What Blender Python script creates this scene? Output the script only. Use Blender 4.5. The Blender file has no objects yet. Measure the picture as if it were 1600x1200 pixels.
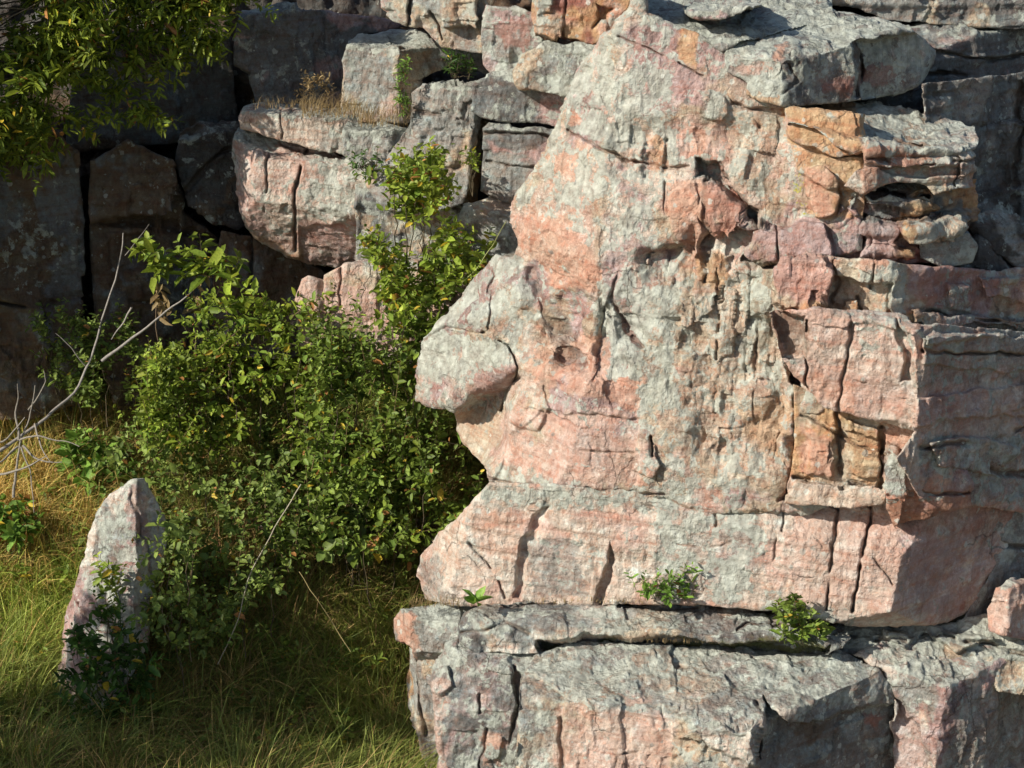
import bpy, math, random
import numpy as np
from math import radians, sin, cos, tan

SC = bpy.context.scene
COL = SC.collection
# ------------------------------------------------------------------ camera
CAMZ = 8.0; PITCH = radians(20.0); FOV = radians(30.0)
F = 800.0 / tan(FOV / 2)
cam = bpy.data.cameras.new('camera'); cam.sensor_width = 36; cam.angle = FOV; cam.clip_end = 2000; cam.clip_start = 0.1
co = bpy.data.objects.new('camera', cam); COL.objects.link(co)
co.location = (0, 0, CAMZ); co.rotation_euler = (radians(90) - PITCH, 0, 0)
SC.camera = co
# ------------------------------------------------------------------ light
SUN_AZ = math.atan2(-0.86, -0.51)      # direction TO the sun in plan, from +Y towards +X
SUN_EL = radians(33)
w = bpy.data.worlds.new('World'); SC.world = w; w.use_nodes = True
nt = w.node_tree; nt.nodes.clear()
sky = nt.nodes.new('ShaderNodeTexSky'); sky.sky_type = 'NISHITA'; sky.sun_disc = False
sky.sun_elevation = SUN_EL; sky.sun_rotation = SUN_AZ
bg = nt.nodes.new('ShaderNodeBackground'); bg.inputs['Strength'].default_value = 0.09
ow = nt.nodes.new('ShaderNodeOutputWorld')
nt.links.new(sky.outputs[0], bg.inputs[0]); nt.links.new(bg.outputs[0], ow.inputs[0])
sl = bpy.data.lights.new('sun', 'SUN'); sl.energy = 4.9; sl.angle = radians(0.6); sl.color = (1.0, 0.94, 0.83)
so = bpy.data.objects.new('sun', sl); COL.objects.link(so)
TOSUN = np.array([sin(SUN_AZ) * cos(SUN_EL), cos(SUN_AZ) * cos(SUN_EL), sin(SUN_EL)])
from mathutils import Vector
so.rotation_euler = Vector(TOSUN).to_track_quat('Z', 'Y').to_euler()
so.location = (-20, -10, 20)
SC.view_settings.view_transform = 'Standard'; SC.view_settings.look = 'None'
SC.view_settings.exposure = 0.42; SC.view_settings.gamma = 1.0
SC.render.engine = 'CYCLES'
SC.cycles.max_bounces = 4

# ------------------------------------------------------------------ numeric helpers
FW = np.array([0, cos(PITCH), -sin(PITCH)]); UP = np.array([0, sin(PITCH), cos(PITCH)])
C0 = np.array([0, 0, CAMZ])
def ray(x, y):
    x = np.asarray(x, float); y = np.asarray(y, float)
    a = (x - 800) / F; b = (600 - y) / F
    return np.stack([a, FW[1] + b * UP[1], FW[2] + b * UP[2]], -1)
def atY(x, y, Y):
    d = ray(x, y); t = np.asarray(Y) / d[..., 1]
    return C0 + d * t[..., None]
def pix(P):
    v = P - C0; z = v @ FW
    return 800 + F * v[..., 0] / z, 600 - F * (v @ UP) / z
def hsh(ix, iy, iz, seed):
    h = (ix.astype(np.int64) * 73856093) ^ (iy.astype(np.int64) * 19349663) ^ (iz.astype(np.int64) * 83492791) ^ (seed * 2654435761)
    h &= 0xFFFFFFFF
    h = ((h ^ (h >> 16)) * 0x45d9f3b) & 0xFFFFFFFF
    h = ((h ^ (h >> 16)) * 0x45d9f3b) & 0xFFFFFFFF
    return h ^ (h >> 16)
def vnoise(p, seed=0):
    """value noise in [-1,1]; p (...,3)"""
    i = np.floor(p); f = p - i; i = i.astype(np.int64)
    u = f * f * f * (f * (f * 6 - 15) + 10)
    r = 0
    for dx in (0, 1):
        wx = u[..., 0] if dx else 1 - u[..., 0]
        for dy in (0, 1):
            wy = u[..., 1] if dy else 1 - u[..., 1]
            for dz in (0, 1):
                wz = u[..., 2] if dz else 1 - u[..., 2]
                r = r + wx * wy * wz * (hsh(i[..., 0] + dx, i[..., 1] + dy, i[..., 2] + dz, seed) / 2147483648.0 - 1)
    return r
def fbm(p, oct=4, seed=0, gain=.5):
    a = 1; s = 0; t = 0
    for o in range(oct):
        s = s + a * vnoise(p * (2.03 ** o) + 17.3 * o, seed + o); t += a; a *= gain
    return s / t
def scoops(p, seed=0, slope=.9, k=1.0):
    """broken-stone relief: sharp ridges between shallow tilted scoops"""
    i = np.floor(p).astype(np.int64); r = None
    for dx in (-1, 0, 1):
        for dy in (-1, 0, 1):
            for dz in (-1, 0, 1):
                a = i[..., 0] + dx; b = i[..., 1] + dy; c = i[..., 2] + dz
                h = hsh(a, b, c, seed)
                cx = a + (h & 255) / 255.; cy = b + ((h >> 8) & 255) / 255.; cz = c + ((h >> 16) & 255) / 255.
                h2 = hsh(a, b, c, seed + 7)
                qx = p[..., 0] - cx; qy = p[..., 1] - cy; qz = p[..., 2] - cz
                v = k * (qx * qx + qy * qy + qz * qz) + slope * (((h2 & 255) / 127.5 - 1) * qx + (((h2 >> 8) & 255) / 127.5 - 1) * qy + (((h2 >> 16) & 255) / 127.5 - 1) * qz) + .35 * ((h >> 24) / 255.)
                r = v if r is None else np.minimum(r, v)
    return r
def sstep(a, b, x):
    t = np.clip((x - a) / (b - a), 0, 1); return t * t * (3 - 2 * t)
def poly_sd(X, Y, poly):
    """signed distance (positive inside) and nearest boundary point"""
    best = np.full(X.shape, 1e18); nx = np.zeros(X.shape); ny = np.zeros(X.shape); ins = np.zeros(X.shape, bool)
    n = len(poly)
    for k in range(n):
        x0, y0 = poly[k]; x1, y1 = poly[(k + 1) % n]
        ex, ey = x1 - x0, y1 - y0; L = ex * ex + ey * ey + 1e-9
        t = np.clip(((X - x0) * ex + (Y - y0) * ey) / L, 0, 1)
        qx = x0 + t * ex; qy = y0 + t * ey
        d = (X - qx) ** 2 + (Y - qy) ** 2
        m = d < best; best = np.where(m, d, best); nx = np.where(m, qx, nx); ny = np.where(m, qy, ny)
        c = ((y0 > Y) != (y1 > Y)) & (X < (x1 - x0) * (Y - y0) / ((y1 - y0) if y1 != y0 else 1e-9) + x0)
        ins ^= c
    d = np.sqrt(best)
    return np.where(ins, d, -d), nx, ny
def line_d(X, Y, pts):
    best = np.full(X.shape, 1e18)
    for k in range(len(pts) - 1):
        x0, y0 = pts[k][:2]; x1, y1 = pts[k + 1][:2]
        ex, ey = x1 - x0, y1 - y0; L = ex * ex + ey * ey + 1e-9
        t = np.clip(((X - x0) * ex + (Y - y0) * ey) / L, 0, 1)
        best = np.minimum(best, (X - x0 - t * ex) ** 2 + (Y - y0 - t * ey) ** 2)
    return np.sqrt(best)

# ------------------------------------------------------------------ mesh helpers
def new_mesh(name, V, faces_flat, loop_tot, mat, parent=None, origin=None, smooth=True, attrs=None):
    V = np.asarray(V, np.float32)
    if origin is None: origin = (0, 0, 0)
    V = V - np.asarray(origin, np.float32)
    me = bpy.data.meshes.new(name)
    nf = len(loop_tot); nl = len(faces_flat)
    me.vertices.add(len(V)); me.vertices.foreach_set('co', V.ravel())
    me.loops.add(nl); me.loops.foreach_set('vertex_index', np.asarray(faces_flat, np.int32))
    me.polygons.add(nf)
    st = np.concatenate([[0], np.cumsum(loop_tot)[:-1]]).astype(np.int32)
    me.polygons.foreach_set('loop_start', st)
    me.update(calc_edges=True)
    if smooth: me.polygons.foreach_set('use_smooth', np.ones(nf, bool))
    for an, data in (attrs or {}).items():
        a = me.color_attributes.new(an, 'FLOAT_COLOR', 'POINT')
        d = np.ones((len(V), 4), np.float32); d[:, :3] = data
        a.data.foreach_set('color', d.ravel())
    me.materials.append(mat)
    me.validate()
    o = bpy.data.objects.new(name, me); COL.objects.link(o)
    o.location = origin
    if parent is not None:
        o.parent = parent; o.location = np.asarray(origin) - np.asarray(parent.location)
    return o
def tag(o, label=None, cat=None, group=None, kind=None):
    if label: o['label'] = label
    if cat: o['category'] = cat
    if group: o['group'] = group
    if kind: o['kind'] = kind
    return o
def empty(name, loc):
    o = bpy.data.objects.new(name, None); o.location = loc; o.empty_display_size = .1; COL.objects.link(o); return o

# ------------------------------------------------------------------ materials
def N(nt, t, **kw):
    n = nt.nodes.new(t)
    for k, v in kw.items(): setattr(n, k, v)
    return n
def rock_material(name, bump=1.0):
    m = bpy.data.materials.new(name); m.use_nodes = True; nt = m.node_tree; nt.nodes.clear(); L = nt.links.new
    out = N(nt, 'ShaderNodeOutputMaterial'); bs = N(nt, 'ShaderNodeBsdfPrincipled')
    bs.inputs['Roughness'].default_value = .88; bs.inputs['Specular IOR Level'].default_value = .25
    L(bs.outputs[0], out.inputs[0])
    geo = N(nt, 'ShaderNodeNewGeometry')
    col = N(nt, 'ShaderNodeAttribute', attribute_name='Col'); msk = N(nt, 'ShaderNodeAttribute', attribute_name='Msk')
    sep = N(nt, 'ShaderNodeSeparateColor'); L(msk.outputs['Color'], sep.inputs[0])
    def noise(scale, det=6, rough=.6, vec=None, dist=0):
        n = N(nt, 'ShaderNodeTexNoise'); n.inputs['Scale'].default_value = scale; n.inputs['Detail'].default_value = det
        n.inputs['Roughness'].default_value = rough; n.inputs['Distortion'].default_value = dist
        L(vec or geo.outputs['Position'], n.inputs['Vector']); return n
    def math_(op, a, b=None, c=None, clamp=False):
        n = N(nt, 'ShaderNodeMath', operation=op); n.use_clamp = clamp
        for i, v in enumerate((a, b, c)):
            if v is None: continue
            if isinstance(v, (int, float)): n.inputs[i].default_value = v
            else: L(v, n.inputs[i])
        return n.outputs[0]
    def maprange(v, a, b, c, d):
        n = N(nt, 'ShaderNodeMapRange'); n.inputs[1].default_value = a; n.inputs[2].default_value = b
        n.inputs[3].default_value = c; n.inputs[4].default_value = d; L(v, n.inputs[0]); return n.outputs[0]
    def mix(f, a, b, bt='MIX'):
        n = N(nt, 'ShaderNodeMix', data_type='RGBA', blend_type=bt)
        if isinstance(f, (int, float)): n.inputs[0].default_value = f
        else: L(f, n.inputs[0])
        for i, v in ((6, a), (7, b)):
            if isinstance(v, tuple): n.inputs[i].default_value = (*v, 1)
            else: L(v, n.inputs[i])
        return n.outputs[2]
    # grain and tone variation of the stone
    n1 = noise(7, 8, .65); n2 = noise(38, 7, .7); n3 = noise(150, 4, .7)
    tone = math_('MULTIPLY', maprange(n1.outputs['Fac'], .3, .7, .70, 1.25), maprange(n2.outputs['Fac'], .3, .7, .66, 1.26))
    tone = math_('MULTIPLY', tone, maprange(n3.outputs['Fac'], .35, .65, .80, 1.16))
    tone = math_('ADD', 1.0, math_('MULTIPLY', math_('SUBTRACT', tone, 1.0), maprange(sep.outputs[0], .05, .6, .50, 1.1)))
    tc = N(nt, 'ShaderNodeCombineColor'); L(tone, tc.inputs[0]); L(tone, tc.inputs[1]); L(tone, tc.inputs[2])
    base = mix(1.0, col.outputs['Color'], tc.outputs[0], 'MULTIPLY')
    # bedding colour streaks (thin, near horizontal)
    mp = N(nt, 'ShaderNodeMapping'); mp.inputs['Scale'].default_value = (.8, .8, 16); mp.inputs['Rotation'].default_value = (0, radians(9), 0)
    L(geo.outputs['Position'], mp.inputs['Vector'])
    ns = noise(1.6, 6, .6, mp.outputs[0], .4)
    base = mix(maprange(ns.outputs['Fac'], .5, .68, 0, .6), base, mix(1.0, base, (.85, .62, .56), 'MULTIPLY'))
    base = mix(maprange(ns.outputs['Fac'], .45, .30, 0, .5), base, mix(1.0, base, (1.15, 1.25, 1.3), 'MULTIPLY'))
    nm_ = noise(3.3, 9, .7, None, .5)
    base = mix(maprange(nm_.outputs['Fac'], .50, .60, 0, .6), base, mix(1.0, base, (1.05, 1.22, 1.28), 'MULTIPLY'))
    nq = noise(11, 8, .72, None, .3)
    base = mix(maprange(nq.outputs['Fac'], .545, .575, 0, .8), base, mix(1.0, base, (.92, .75, .68), 'MULTIPLY'))
    base = mix(maprange(nq.outputs['Fac'], .445, .42, 0, .8), base, mix(1.0, base, (1.18, 1.34, 1.42), 'MULTIPLY'))
    # lichen: density from the mask, shape from noise
    nl = noise(7.0, 9, .66, None, .5); nl2 = noise(24, 6, .72)
    ls = math_('ADD', math_('MULTIPLY', nl.outputs['Fac'], .70), math_('MULTIPLY', nl2.outputs['Fac'], .30))
    thr = maprange(sep.outputs[0], 0, 1, .635, .375)
    lf = math_('MULTIPLY', math_('SUBTRACT', ls, thr), 30, clamp=True)
    lf = math_('MULTIPLY', lf, .82)
    nlc = noise(13, 7, .68)
    lr = N(nt, 'ShaderNodeValToRGB'); L(nlc.outputs['Fac'], lr.inputs[0])
    e = lr.color_ramp.elements; e[0].position = .30; e[0].color = (.20, .205, .18, 1); e[1].position = .62; e[1].color = (.51, .545, .475, 1)
    x = e.new(.46); x.color = (.345, .365, .315, 1)
    base = mix(lf, base, lr.outputs[0])
    nbl = noise(2.6, 6, .65); base = mix(maprange(nbl.outputs['Fac'], .50, .62, 0, .35), base, mix(1.0, base, (.72, .70, .66), 'MULTIPLY'))
    # dark crusts / specks
    nd = noise(16, 8, .75, None, .2)
    df = math_('MULTIPLY', math_('SUBTRACT', nd.outputs['Fac'], maprange(sep.outputs[2], 0, 1, .68, .40)), 10, clamp=True)
    base = mix(math_('MULTIPLY', df, .72), base, (.075, .07, .065))
    # run-off streaks: long vertical, dark
    ms_ = N(nt, 'ShaderNodeMapping'); ms_.inputs['Scale'].default_value = (1, 1, .13); L(geo.outputs['Position'], ms_.inputs['Vector'])
    nst = noise(7.5, 7, .68, ms_.outputs[0], .2)
    base = mix(maprange(nst.outputs['Fac'], .56, .64, 0, .62), base, mix(1.0, base, (.60, .60, .58), 'MULTIPLY'))
    # small crusty discs
    wd_ = noise(40, 4, .6); wdv = N(nt, 'ShaderNodeVectorMath', operation='MULTIPLY_ADD'); L(wd_.outputs['Color'], wdv.inputs[0]); wdv.inputs[1].default_value = (.03, .03, .03); L(geo.outputs['Position'], wdv.inputs[2])
    vd_ = N(nt, 'ShaderNodeTexVoronoi', feature='F1'); vd_.inputs['Scale'].default_value = 13; L(wdv.outputs[0], vd_.inputs['Vector'])
    sc_ = N(nt, 'ShaderNodeSeparateColor'); L(vd_.outputs['Color'], sc_.inputs[0])
    disc = math_('MULTIPLY', math_('SUBTRACT', math_('MULTIPLY', math_('SUBTRACT', sc_.outputs[0], .62), .95), vd_.outputs['Distance']), 30, clamp=True)
    base = mix(math_('MULTIPLY', disc, .65), base, mix(sc_.outputs[1], (.60, .62, .55), (.20, .20, .18)))
    # yellow lichen
    ny = noise(34, 5, .7)
    yf = math_('MULTIPLY', math_('SUBTRACT', ny.outputs['Fac'], maprange(sep.outputs[1], 0, 1, .86, .44)), 14, clamp=True)
    base = mix(yf, base, (.38, .36, .04))
    # hairline joints, broken up so that they run only here and there
    wv = N(nt, 'ShaderNodeMapping'); wv.inputs['Scale'].default_value = (3.6, 3.6, 2.2); L(geo.outputs['Position'], wv.inputs['Vector'])
    wn = noise(9, 5, .6); wa = N(nt, 'ShaderNodeVectorMath', operation='MULTIPLY_ADD'); L(wn.outputs['Color'], wa.inputs[0]); wa.inputs[1].default_value = (.35, .35, .35); L(wv.outputs[0], wa.inputs[2])
    vo = N(nt, 'ShaderNodeTexVoronoi', feature='DISTANCE_TO_EDGE'); vo.inputs['Scale'].default_value = 1.0; L(wa.outputs[0], vo.inputs['Vector'])
    cm = noise(2.1, 4, .6)
    crk = math_('MULTIPLY', maprange(vo.outputs['Distance'], .0, .022, 1, 0), maprange(cm.outputs['Fac'], .56, .62, 0, 1))
    base = mix(math_('MULTIPLY', crk, .6), base, (.09, .07, .055))
    L(base, bs.inputs['Base Color'])
    # bump
    b1 = noise(22, 9, .72); b2 = noise(95, 5, .75)
    hsum = math_('ADD', math_('MULTIPLY', b1.outputs['Fac'], 1.0), math_('MULTIPLY', b2.outputs['Fac'], .35))
    mv_ = N(nt, 'ShaderNodeMapping'); mv_.inputs['Scale'].default_value = (1, 1, .6); L(wdv.outputs[0], mv_.inputs['Vector'])
    v1 = N(nt, 'ShaderNodeTexVoronoi', feature='F1'); v1.inputs['Scale'].default_value = 24; L(mv_.outputs[0], v1.inputs['Vector'])
    v2 = N(nt, 'ShaderNodeTexVoronoi', feature='F1'); v2.inputs['Scale'].default_value = 63; L(mv_.outputs[0], v2.inputs['Vector'])
    rgh = maprange(nbl.outputs['Fac'], .38, .6, .25, 1.0)
    hsum = math_('ADD', hsum, math_('MULTIPLY', math_('MULTIPLY', v1.outputs['Distance'], rgh), .85))
    hsum = math_('ADD', hsum, math_('MULTIPLY', math_('MULTIPLY', v2.outputs['Distance'], rgh), .30))
    hsum = math_('ADD', hsum, math_('MULTIPLY', lf, .10))
    hsum = math_('SUBTRACT', hsum, math_('MULTIPLY', crk, .45))
    bp = N(nt, 'ShaderNodeBump'); bp.inputs['Strength'].default_value = .85; bp.inputs['Distance'].default_value = .028 * bump
    L(hsum, bp.inputs['Height']); L(bp.outputs[0], bs.inputs['Normal'])
    return m
def leaf_material(name, trans=.35, rough=.55, varhue=True):
    m = bpy.data.materials.new(name); m.use_nodes = True; nt = m.node_tree; nt.nodes.clear(); L = nt.links.new
    out = N(nt, 'ShaderNodeOutputMaterial'); bs = N(nt, 'ShaderNodeBsdfPrincipled')
    bs.inputs['Roughness'].default_value = rough; bs.inputs['Specular IOR Level'].default_value = .35
    col = N(nt, 'ShaderNodeAttribute', attribute_name='Col')
    geo = N(nt, 'ShaderNodeNewGeometry'); ns = N(nt, 'ShaderNodeTexNoise'); ns.inputs['Scale'].default_value = 60; ns.inputs['Detail'].default_value = 3
    L(geo.outputs['Position'], ns.inputs['Vector'])
    mr = N(nt, 'ShaderNodeMapRange'); mr.inputs[1].default_value = .3; mr.inputs[2].default_value = .7; mr.inputs[3].default_value = .75; mr.inputs[4].default_value = 1.25
    L(ns.outputs['Fac'], mr.inputs[0])
    mx = N(nt, 'ShaderNodeVectorMath', operation='SCALE'); L(col.outputs['Color'], mx.inputs[0]); L(mr.outputs[0], mx.inputs['Scale'])
    L(mx.outputs[0], bs.inputs['Base Color'])
    tr = N(nt, 'ShaderNodeBsdfTranslucent'); L(mx.outputs[0], tr.inputs['Color'])
    ms = N(nt, 'ShaderNodeMixShader'); ms.inputs[0].default_value = trans
    L(bs.outputs[0], ms.inputs[1]); L(tr.outputs[0], ms.inputs[2]); L(ms.outputs[0], out.inputs[0])
    return m
MROCK = rock_material('weathered_quartzite')
MLEAF = leaf_material('green_leaf', .35)
MGRASS = leaf_material('grass_blade', .25, .65)
MWOOD = leaf_material('bark_and_stem', 0.0, .85)

# ------------------------------------------------------------------ colours (linear albedo)
K = dict(pink=(.53, .365, .295), salmon=(.51, .305, .22), red=(.33, .155, .12), orange=(.47, .29, .16), tan=(.46, .365, .265),
         grey=(.30, .285, .255), pale=(.58, .50, .42), dark=(.10, .09, .08), rose=(.40, .275, .25), brown=(.15, .105, .07),
         dgrey=(.17, .165, .155), cream=(.56, .45, .365), green=(.30, .31, .25))
def kc(c): return np.array(K[c] if isinstance(c, str) else c)

# plane normals shared by the jointed blocks
NF = (-.32, -.92, .22); NT = (-.05, -.06, 1.0); NS = (.66, -.75, .06)
NFV = (-.30, -.95, .04); NL = (-.85, -.5, .1); NU = (0.05, -.75, -.65)
def plane_Y(X, Y_, ref, n):
    n = np.asarray(n, float); P0 = atY(ref[0], ref[1], ref[2]); d = ray(X, Y_)
    t = ((P0 - C0) @ n) / (d @ n); t = np.where((d @ n) < -1e-4, t, 0)
    return t * d[..., 1]

def relief(name, label, outline, groups, step=2.0, thick=1.0, rnd=9, rough=1.0, chips=1.0, jit=1.6, warp=4.0, flute=(),
           patches=(), cracks=(), pal=('pink', 'grey'), paint=(), lich=.35, dark=.18, yel=.0, toplich=.35, strata=0, cat='rock', group=None,
           seed=None, kind=None, mat=None):
    seed = seed if seed is not None else (sum(ord(ch) * (i + 1) for i, ch in enumerate(label or name)) % 9973)
    # jittered outline
    o = []
    n = len(outline)
    for k in range(n):
        x0, y0 = outline[k]; x1, y1 = outline[(k + 1) % n]
        L = math.hypot(x1 - x0, y1 - y0); c = max(1, int(L / 7))
        for j in range(c):
            o.append((x0 + (x1 - x0) * j / c, y0 + (y1 - y0) * j / c))
    o = np.array(o)
    q = np.stack([o[:, 0] / 22, o[:, 1] / 22, np.full(len(o), seed * .37)], -1)
    o[:, 0] += jit * 1.6 * fbm(q, 3, seed); o[:, 1] += jit * 1.6 * fbm(q, 3, seed + 50)
    x0, y0 = o.min(0); x1, y1 = o.max(0)
    x0 = max(x0, -110); x1 = min(x1, 1710); y0 = max(y0, -90); y1 = min(y1, 1290)
    xs = np.arange(x0 - step, x1 + step * 1.5, step); ys = np.arange(y0 - step, y1 + step * 1.5, step)
    X, Y = np.meshgrid(xs, ys)
    sd, nx, ny = poly_sd(X, Y, [tuple(p) for p in o])
    ins = sd > 0
    cell = ins[:-1, :-1] | ins[1:, :-1] | ins[:-1, 1:] | ins[1:, 1:]
    use = np.zeros(X.shape, bool)
    use[:-1, :-1] |= cell; use[1:, :-1] |= cell; use[:-1, 1:] |= cell; use[1:, 1:] |= cell
    X = np.where(ins, X, nx); Y = np.where(ins, Y, ny)
    idx = -np.ones(X.shape, np.int64); idx[use] = np.arange(use.sum())
    # smoothed base: evaluate on the full grid
    wq = np.stack([X / 55, Y / 55, np.full(X.shape, seed * .11)], -1)
    wx = warp * fbm(wq, 4, seed + 1) * 1.5; wy = warp * fbm(wq, 4, seed + 2) * 1.5
    hq = np.stack([X / 17, Y / 17, np.full(X.shape, seed * .3)], -1)
    hx = 4.0 * fbm(hq, 2, seed + 61, .45); hy = 4.0 * fbm(hq, 2, seed + 62, .45)
    XW = X + wx; YW = Y + wy
    D = None
    for g in groups:
        gy = None; gp = None
        for pl in g:
            if isinstance(pl, dict): gp = pl['poly']; continue
            v = plane_Y(XW, YW, pl[0], pl[1])
            gy = v if gy is None else np.maximum(gy, v)
        if gp is not None:
            s, _, _ = poly_sd(XW, YW, gp); gy = gy + np.where(s < 0, 9., 0)
        D = gy if D is None else np.minimum(D, gy)
    dd = np.clip(np.where(ins, sd, 0), 0, None)
    if rnd:
        t = np.clip(1 - dd / rnd, 0, 1)
        D = D + rnd / 230. * 1.1 * (1 - np.sqrt(1 - t * t * .98))
    for p in patches:
        s, _, _ = poly_sd(X + wx * 1.0 + hx, Y + wy * 1.0 + hy, p[0])
        e = p[2] if len(p) > 2 else 3
        e = e if e >= 18 else min(e, 4) * .8
        D = D - p[1] * sstep(-e * .5, e, s)
    crk = np.zeros(X.shape)
    for c in cracks:
        pts, wd, dp = c
        d = line_d(X + wx * .7 + hx * .9, Y + wy * .7 + hy * .9, pts)
        wl = wd * (1 + .5 * vnoise(wq * 3, seed + 9))
        prof = np.clip(1.25 - d / (wl * 1.25), 0, 1) ** 1.5 * sstep(-.75, -.35, vnoise(wq * 2.2 + 4, seed + 63))
        D = D + dp * prof; crk = np.maximum(crk, prof)
    P = atY(X, Y, D)
    # normals from a blurred copy
    B = P.copy()
    kb = max(2, int(8 / step))
    for it in range(2):
        for axn in (0, 1):
            pd = [(0, 0)] * 3; pd[axn] = (kb + 1, kb); cs = np.cumsum(np.pad(B, pd, 'edge'), axis=axn)
            n_ = B.shape[axn]; hi = np.take(cs, range(2 * kb + 1, 2 * kb + 1 + n_), axis=axn); lo = np.take(cs, range(0, n_), axis=axn)
            B = (hi - lo) / (2 * kb + 1)
    nr = np.cross(np.gradient(B, axis=1), np.gradient(B, axis=0)); nr /= (np.linalg.norm(nr, axis=-1, keepdims=True) + 1e-9)
    vd = P - C0; fl = (nr * vd).sum(-1) > 0; nr[fl] *= -1
    Pm = P[use]; nm = nr[use]; xm = X[use]; ym = Y[use]
    # relief in metres
    pw = Pm + .05 * np.stack([fbm(Pm * 5, 3, seed + 3), fbm(Pm * 5, 3, seed + 4), fbm(Pm * 5, 3, seed + 5)], -1)
    h = chips * .052 * scoops(pw * np.array([2.6, 2.6, 2.0]), seed, 1.0, .45)
    h += chips * .022 * scoops(pw * np.array([8.5, 8.5, 6.0]) + 3.1, seed + 11, 1.1, .4)
    h += rough * .024 * fbm(Pm * 3.2, 4, seed + 6, .5)
    h += rough * .006 * fbm(Pm * 24, 3, seed + 8, .6)
    rm = sstep(-.25, .3, fbm(Pm * 1.7 + 3, 3, seed + 16))
    h += .013 * rough * (.3 + rm) * scoops(pw * np.array([21, 21, 12]) + 7.7, seed + 17, 1.2, .45)
    if strata:
        zz = Pm[:, 2] + .12 * (Pm[:, 0]) * .3 + .03 * fbm(Pm * 2, 3, seed + 12)
        s1 = vnoise(np.stack([zz * 22, Pm[:, 0] * .7, Pm[:, 1] * .7], -1), seed + 13)
        s2 = vnoise(np.stack([zz * 55, Pm[:, 0] * 1.5, Pm[:, 1] * 1.5], -1), seed + 14)
        h += strata * (.022 * s1 + .008 * s2)
    for (fp, fs) in flute:
        s, _, _ = poly_sd(xm, ym, fp); wgt = sstep(-25, 25, s)
        pf = Pm + .03 * fbm(Pm * 11, 3, seed + 19)[:, None]; wgt = wgt * sstep(-.35, .25, fbm(Pm * 2.2 + 1, 3, seed + 20))
        q = np.stack([pf[:, 0] * 11, pf[:, 1] * 5, pf[:, 2] * 4.2], -1)
        h += fs * wgt * .040 * scoops(q, seed + 21, 1.3, .35)
        q2 = np.stack([pf[:, 0] * 27, pf[:, 1] * 12, pf[:, 2] * 11], -1)
        h += fs * wgt * .015 * scoops(q2, seed + 22, 1.3, .4)
    h = h - h.mean()
    Pm = Pm + nm * h[:, None]
    # colour
    pq = Pm * np.array([1.1, 1.1, 1.0]) + .25 * fbm(Pm * 3, 3, seed + 30)[:, None]
    a = fbm(pq * 1.6, 5, seed + 31); b = fbm(pq * 2.3 + 9, 5, seed + 32)
    pc = [kc(c) for c in pal]
    c = np.tile(pc[0], (len(Pm), 1))
    for i, cc in enumerate(pc[1:]):
        f = sstep(.02, .22, (a, b, -a, -b)[i % 4])[:, None]
        c = c * (1 - f) + cc * f
    li = np.full(len(Pm), lich) + .42 * fbm(pq * 1.5 + 5, 4, seed + 33)
    up = sstep(.45, .85, nm[:, 2]); li += toplich * up; c = c * (1 - .45 * up[:, None]) + kc('grey') * .45 * up[:, None]
    dk = np.full(len(Pm), dark); ye = np.full(len(Pm), yel)
    jx = 22 * fbm(Pm * 7, 6, seed + 34, .65); jy = 22 * fbm(Pm * 7 + 7, 6, seed + 35, .65)
    for p in paint:
        s, _, _ = poly_sd(xm + jx, ym + jy, p[0])
        f = sstep(-4, 5, s) * sstep(-.55, -.1, fbm(Pm * 6 + 11, 5, seed + 36, .65))
        if p[1] is not None:
            st = p[2]; c = c * (1 - (f * st)[:, None]) + kc(p[1]) * (f * st)[:, None]
        if len(p) > 3 and p[3] is not None: li = li * (1 - f) + p[3] * f
        if len(p) > 4 and p[4] is not None: dk = dk * (1 - f) + p[4] * f
        if len(p) > 5 and p[5] is not None: ye = ye * (1 - f) + p[5] * f
    ck = crk[use]; c = c * (1 - .5 * ck[:, None]) + kc('brown') * .5 * ck[:, None]; li = li * (1 - .6 * ck)
    msk = np.stack([np.clip(li, 0, 1), np.clip(ye, 0, 1), np.clip(dk, 0, 1)], -1)
    c = np.clip(c, .02, .8)
    # faces
    ii, jj = np.nonzero(cell)
    quads = np.stack([idx[ii, jj], idx[ii + 1, jj], idx[ii + 1, jj + 1], idx[ii, jj + 1]], -1)
    # skirt: boundary edges pushed back away from the viewer's side and drawn in
    E = np.concatenate([quads[:, [0, 1]], quads[:, [1, 2]], quads[:, [2, 3]], quads[:, [3, 0]]])
    nV = len(Pm); key = E[:, 0] * nV + E[:, 1]; rkey = E[:, 1] * nV + E[:, 0]
    bd = E[~np.isin(key, rkey)]
    bv = np.unique(bd); mp = -np.ones(nV, np.int64); mp[bv] = np.arange(len(bv))
    cen = Pm.mean(0); rings = 5; VV = [Pm]; CC = [c]; MM = [msk]; QQ = [quads]
    prev = bd.copy()
    dirs = Pm[bv] - C0; dirs /= np.linalg.norm(dirs, axis=1, keepdims=True)
    for r in range(1, rings + 1):
        t = (r / rings) ** 1.3
        W = Pm[bv] + dirs * thick * t; lat = (cen - Pm[bv]); lat -= (lat * dirs).sum(1, keepdims=True) * dirs
        W = W + lat * (.02 + .22 * t * t)
        W += .06 * min(1, t * 2) * thick * np.stack([fbm(W * 3, 3, seed + 40), fbm(W * 3, 3, seed + 41), fbm(W * 3, 3, seed + 42)], -1)
        base = nV + (r - 1) * len(bv)
        cur = base + mp[bd]
        QQ.append(np.stack([prev[:, 1], prev[:, 0], cur[:, 0], cur[:, 1]], -1)); prev = cur
        VV.append(W); CC.append(c[bv]); MM.append(msk[bv])
    # close the back with a fan to one inner point
    VV.append((cen + (cen - C0) / np.linalg.norm(cen - C0) * thick)[None]); CC.append(c[:1]); MM.append(msk[:1])
    apex = nV + rings * len(bv)
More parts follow.
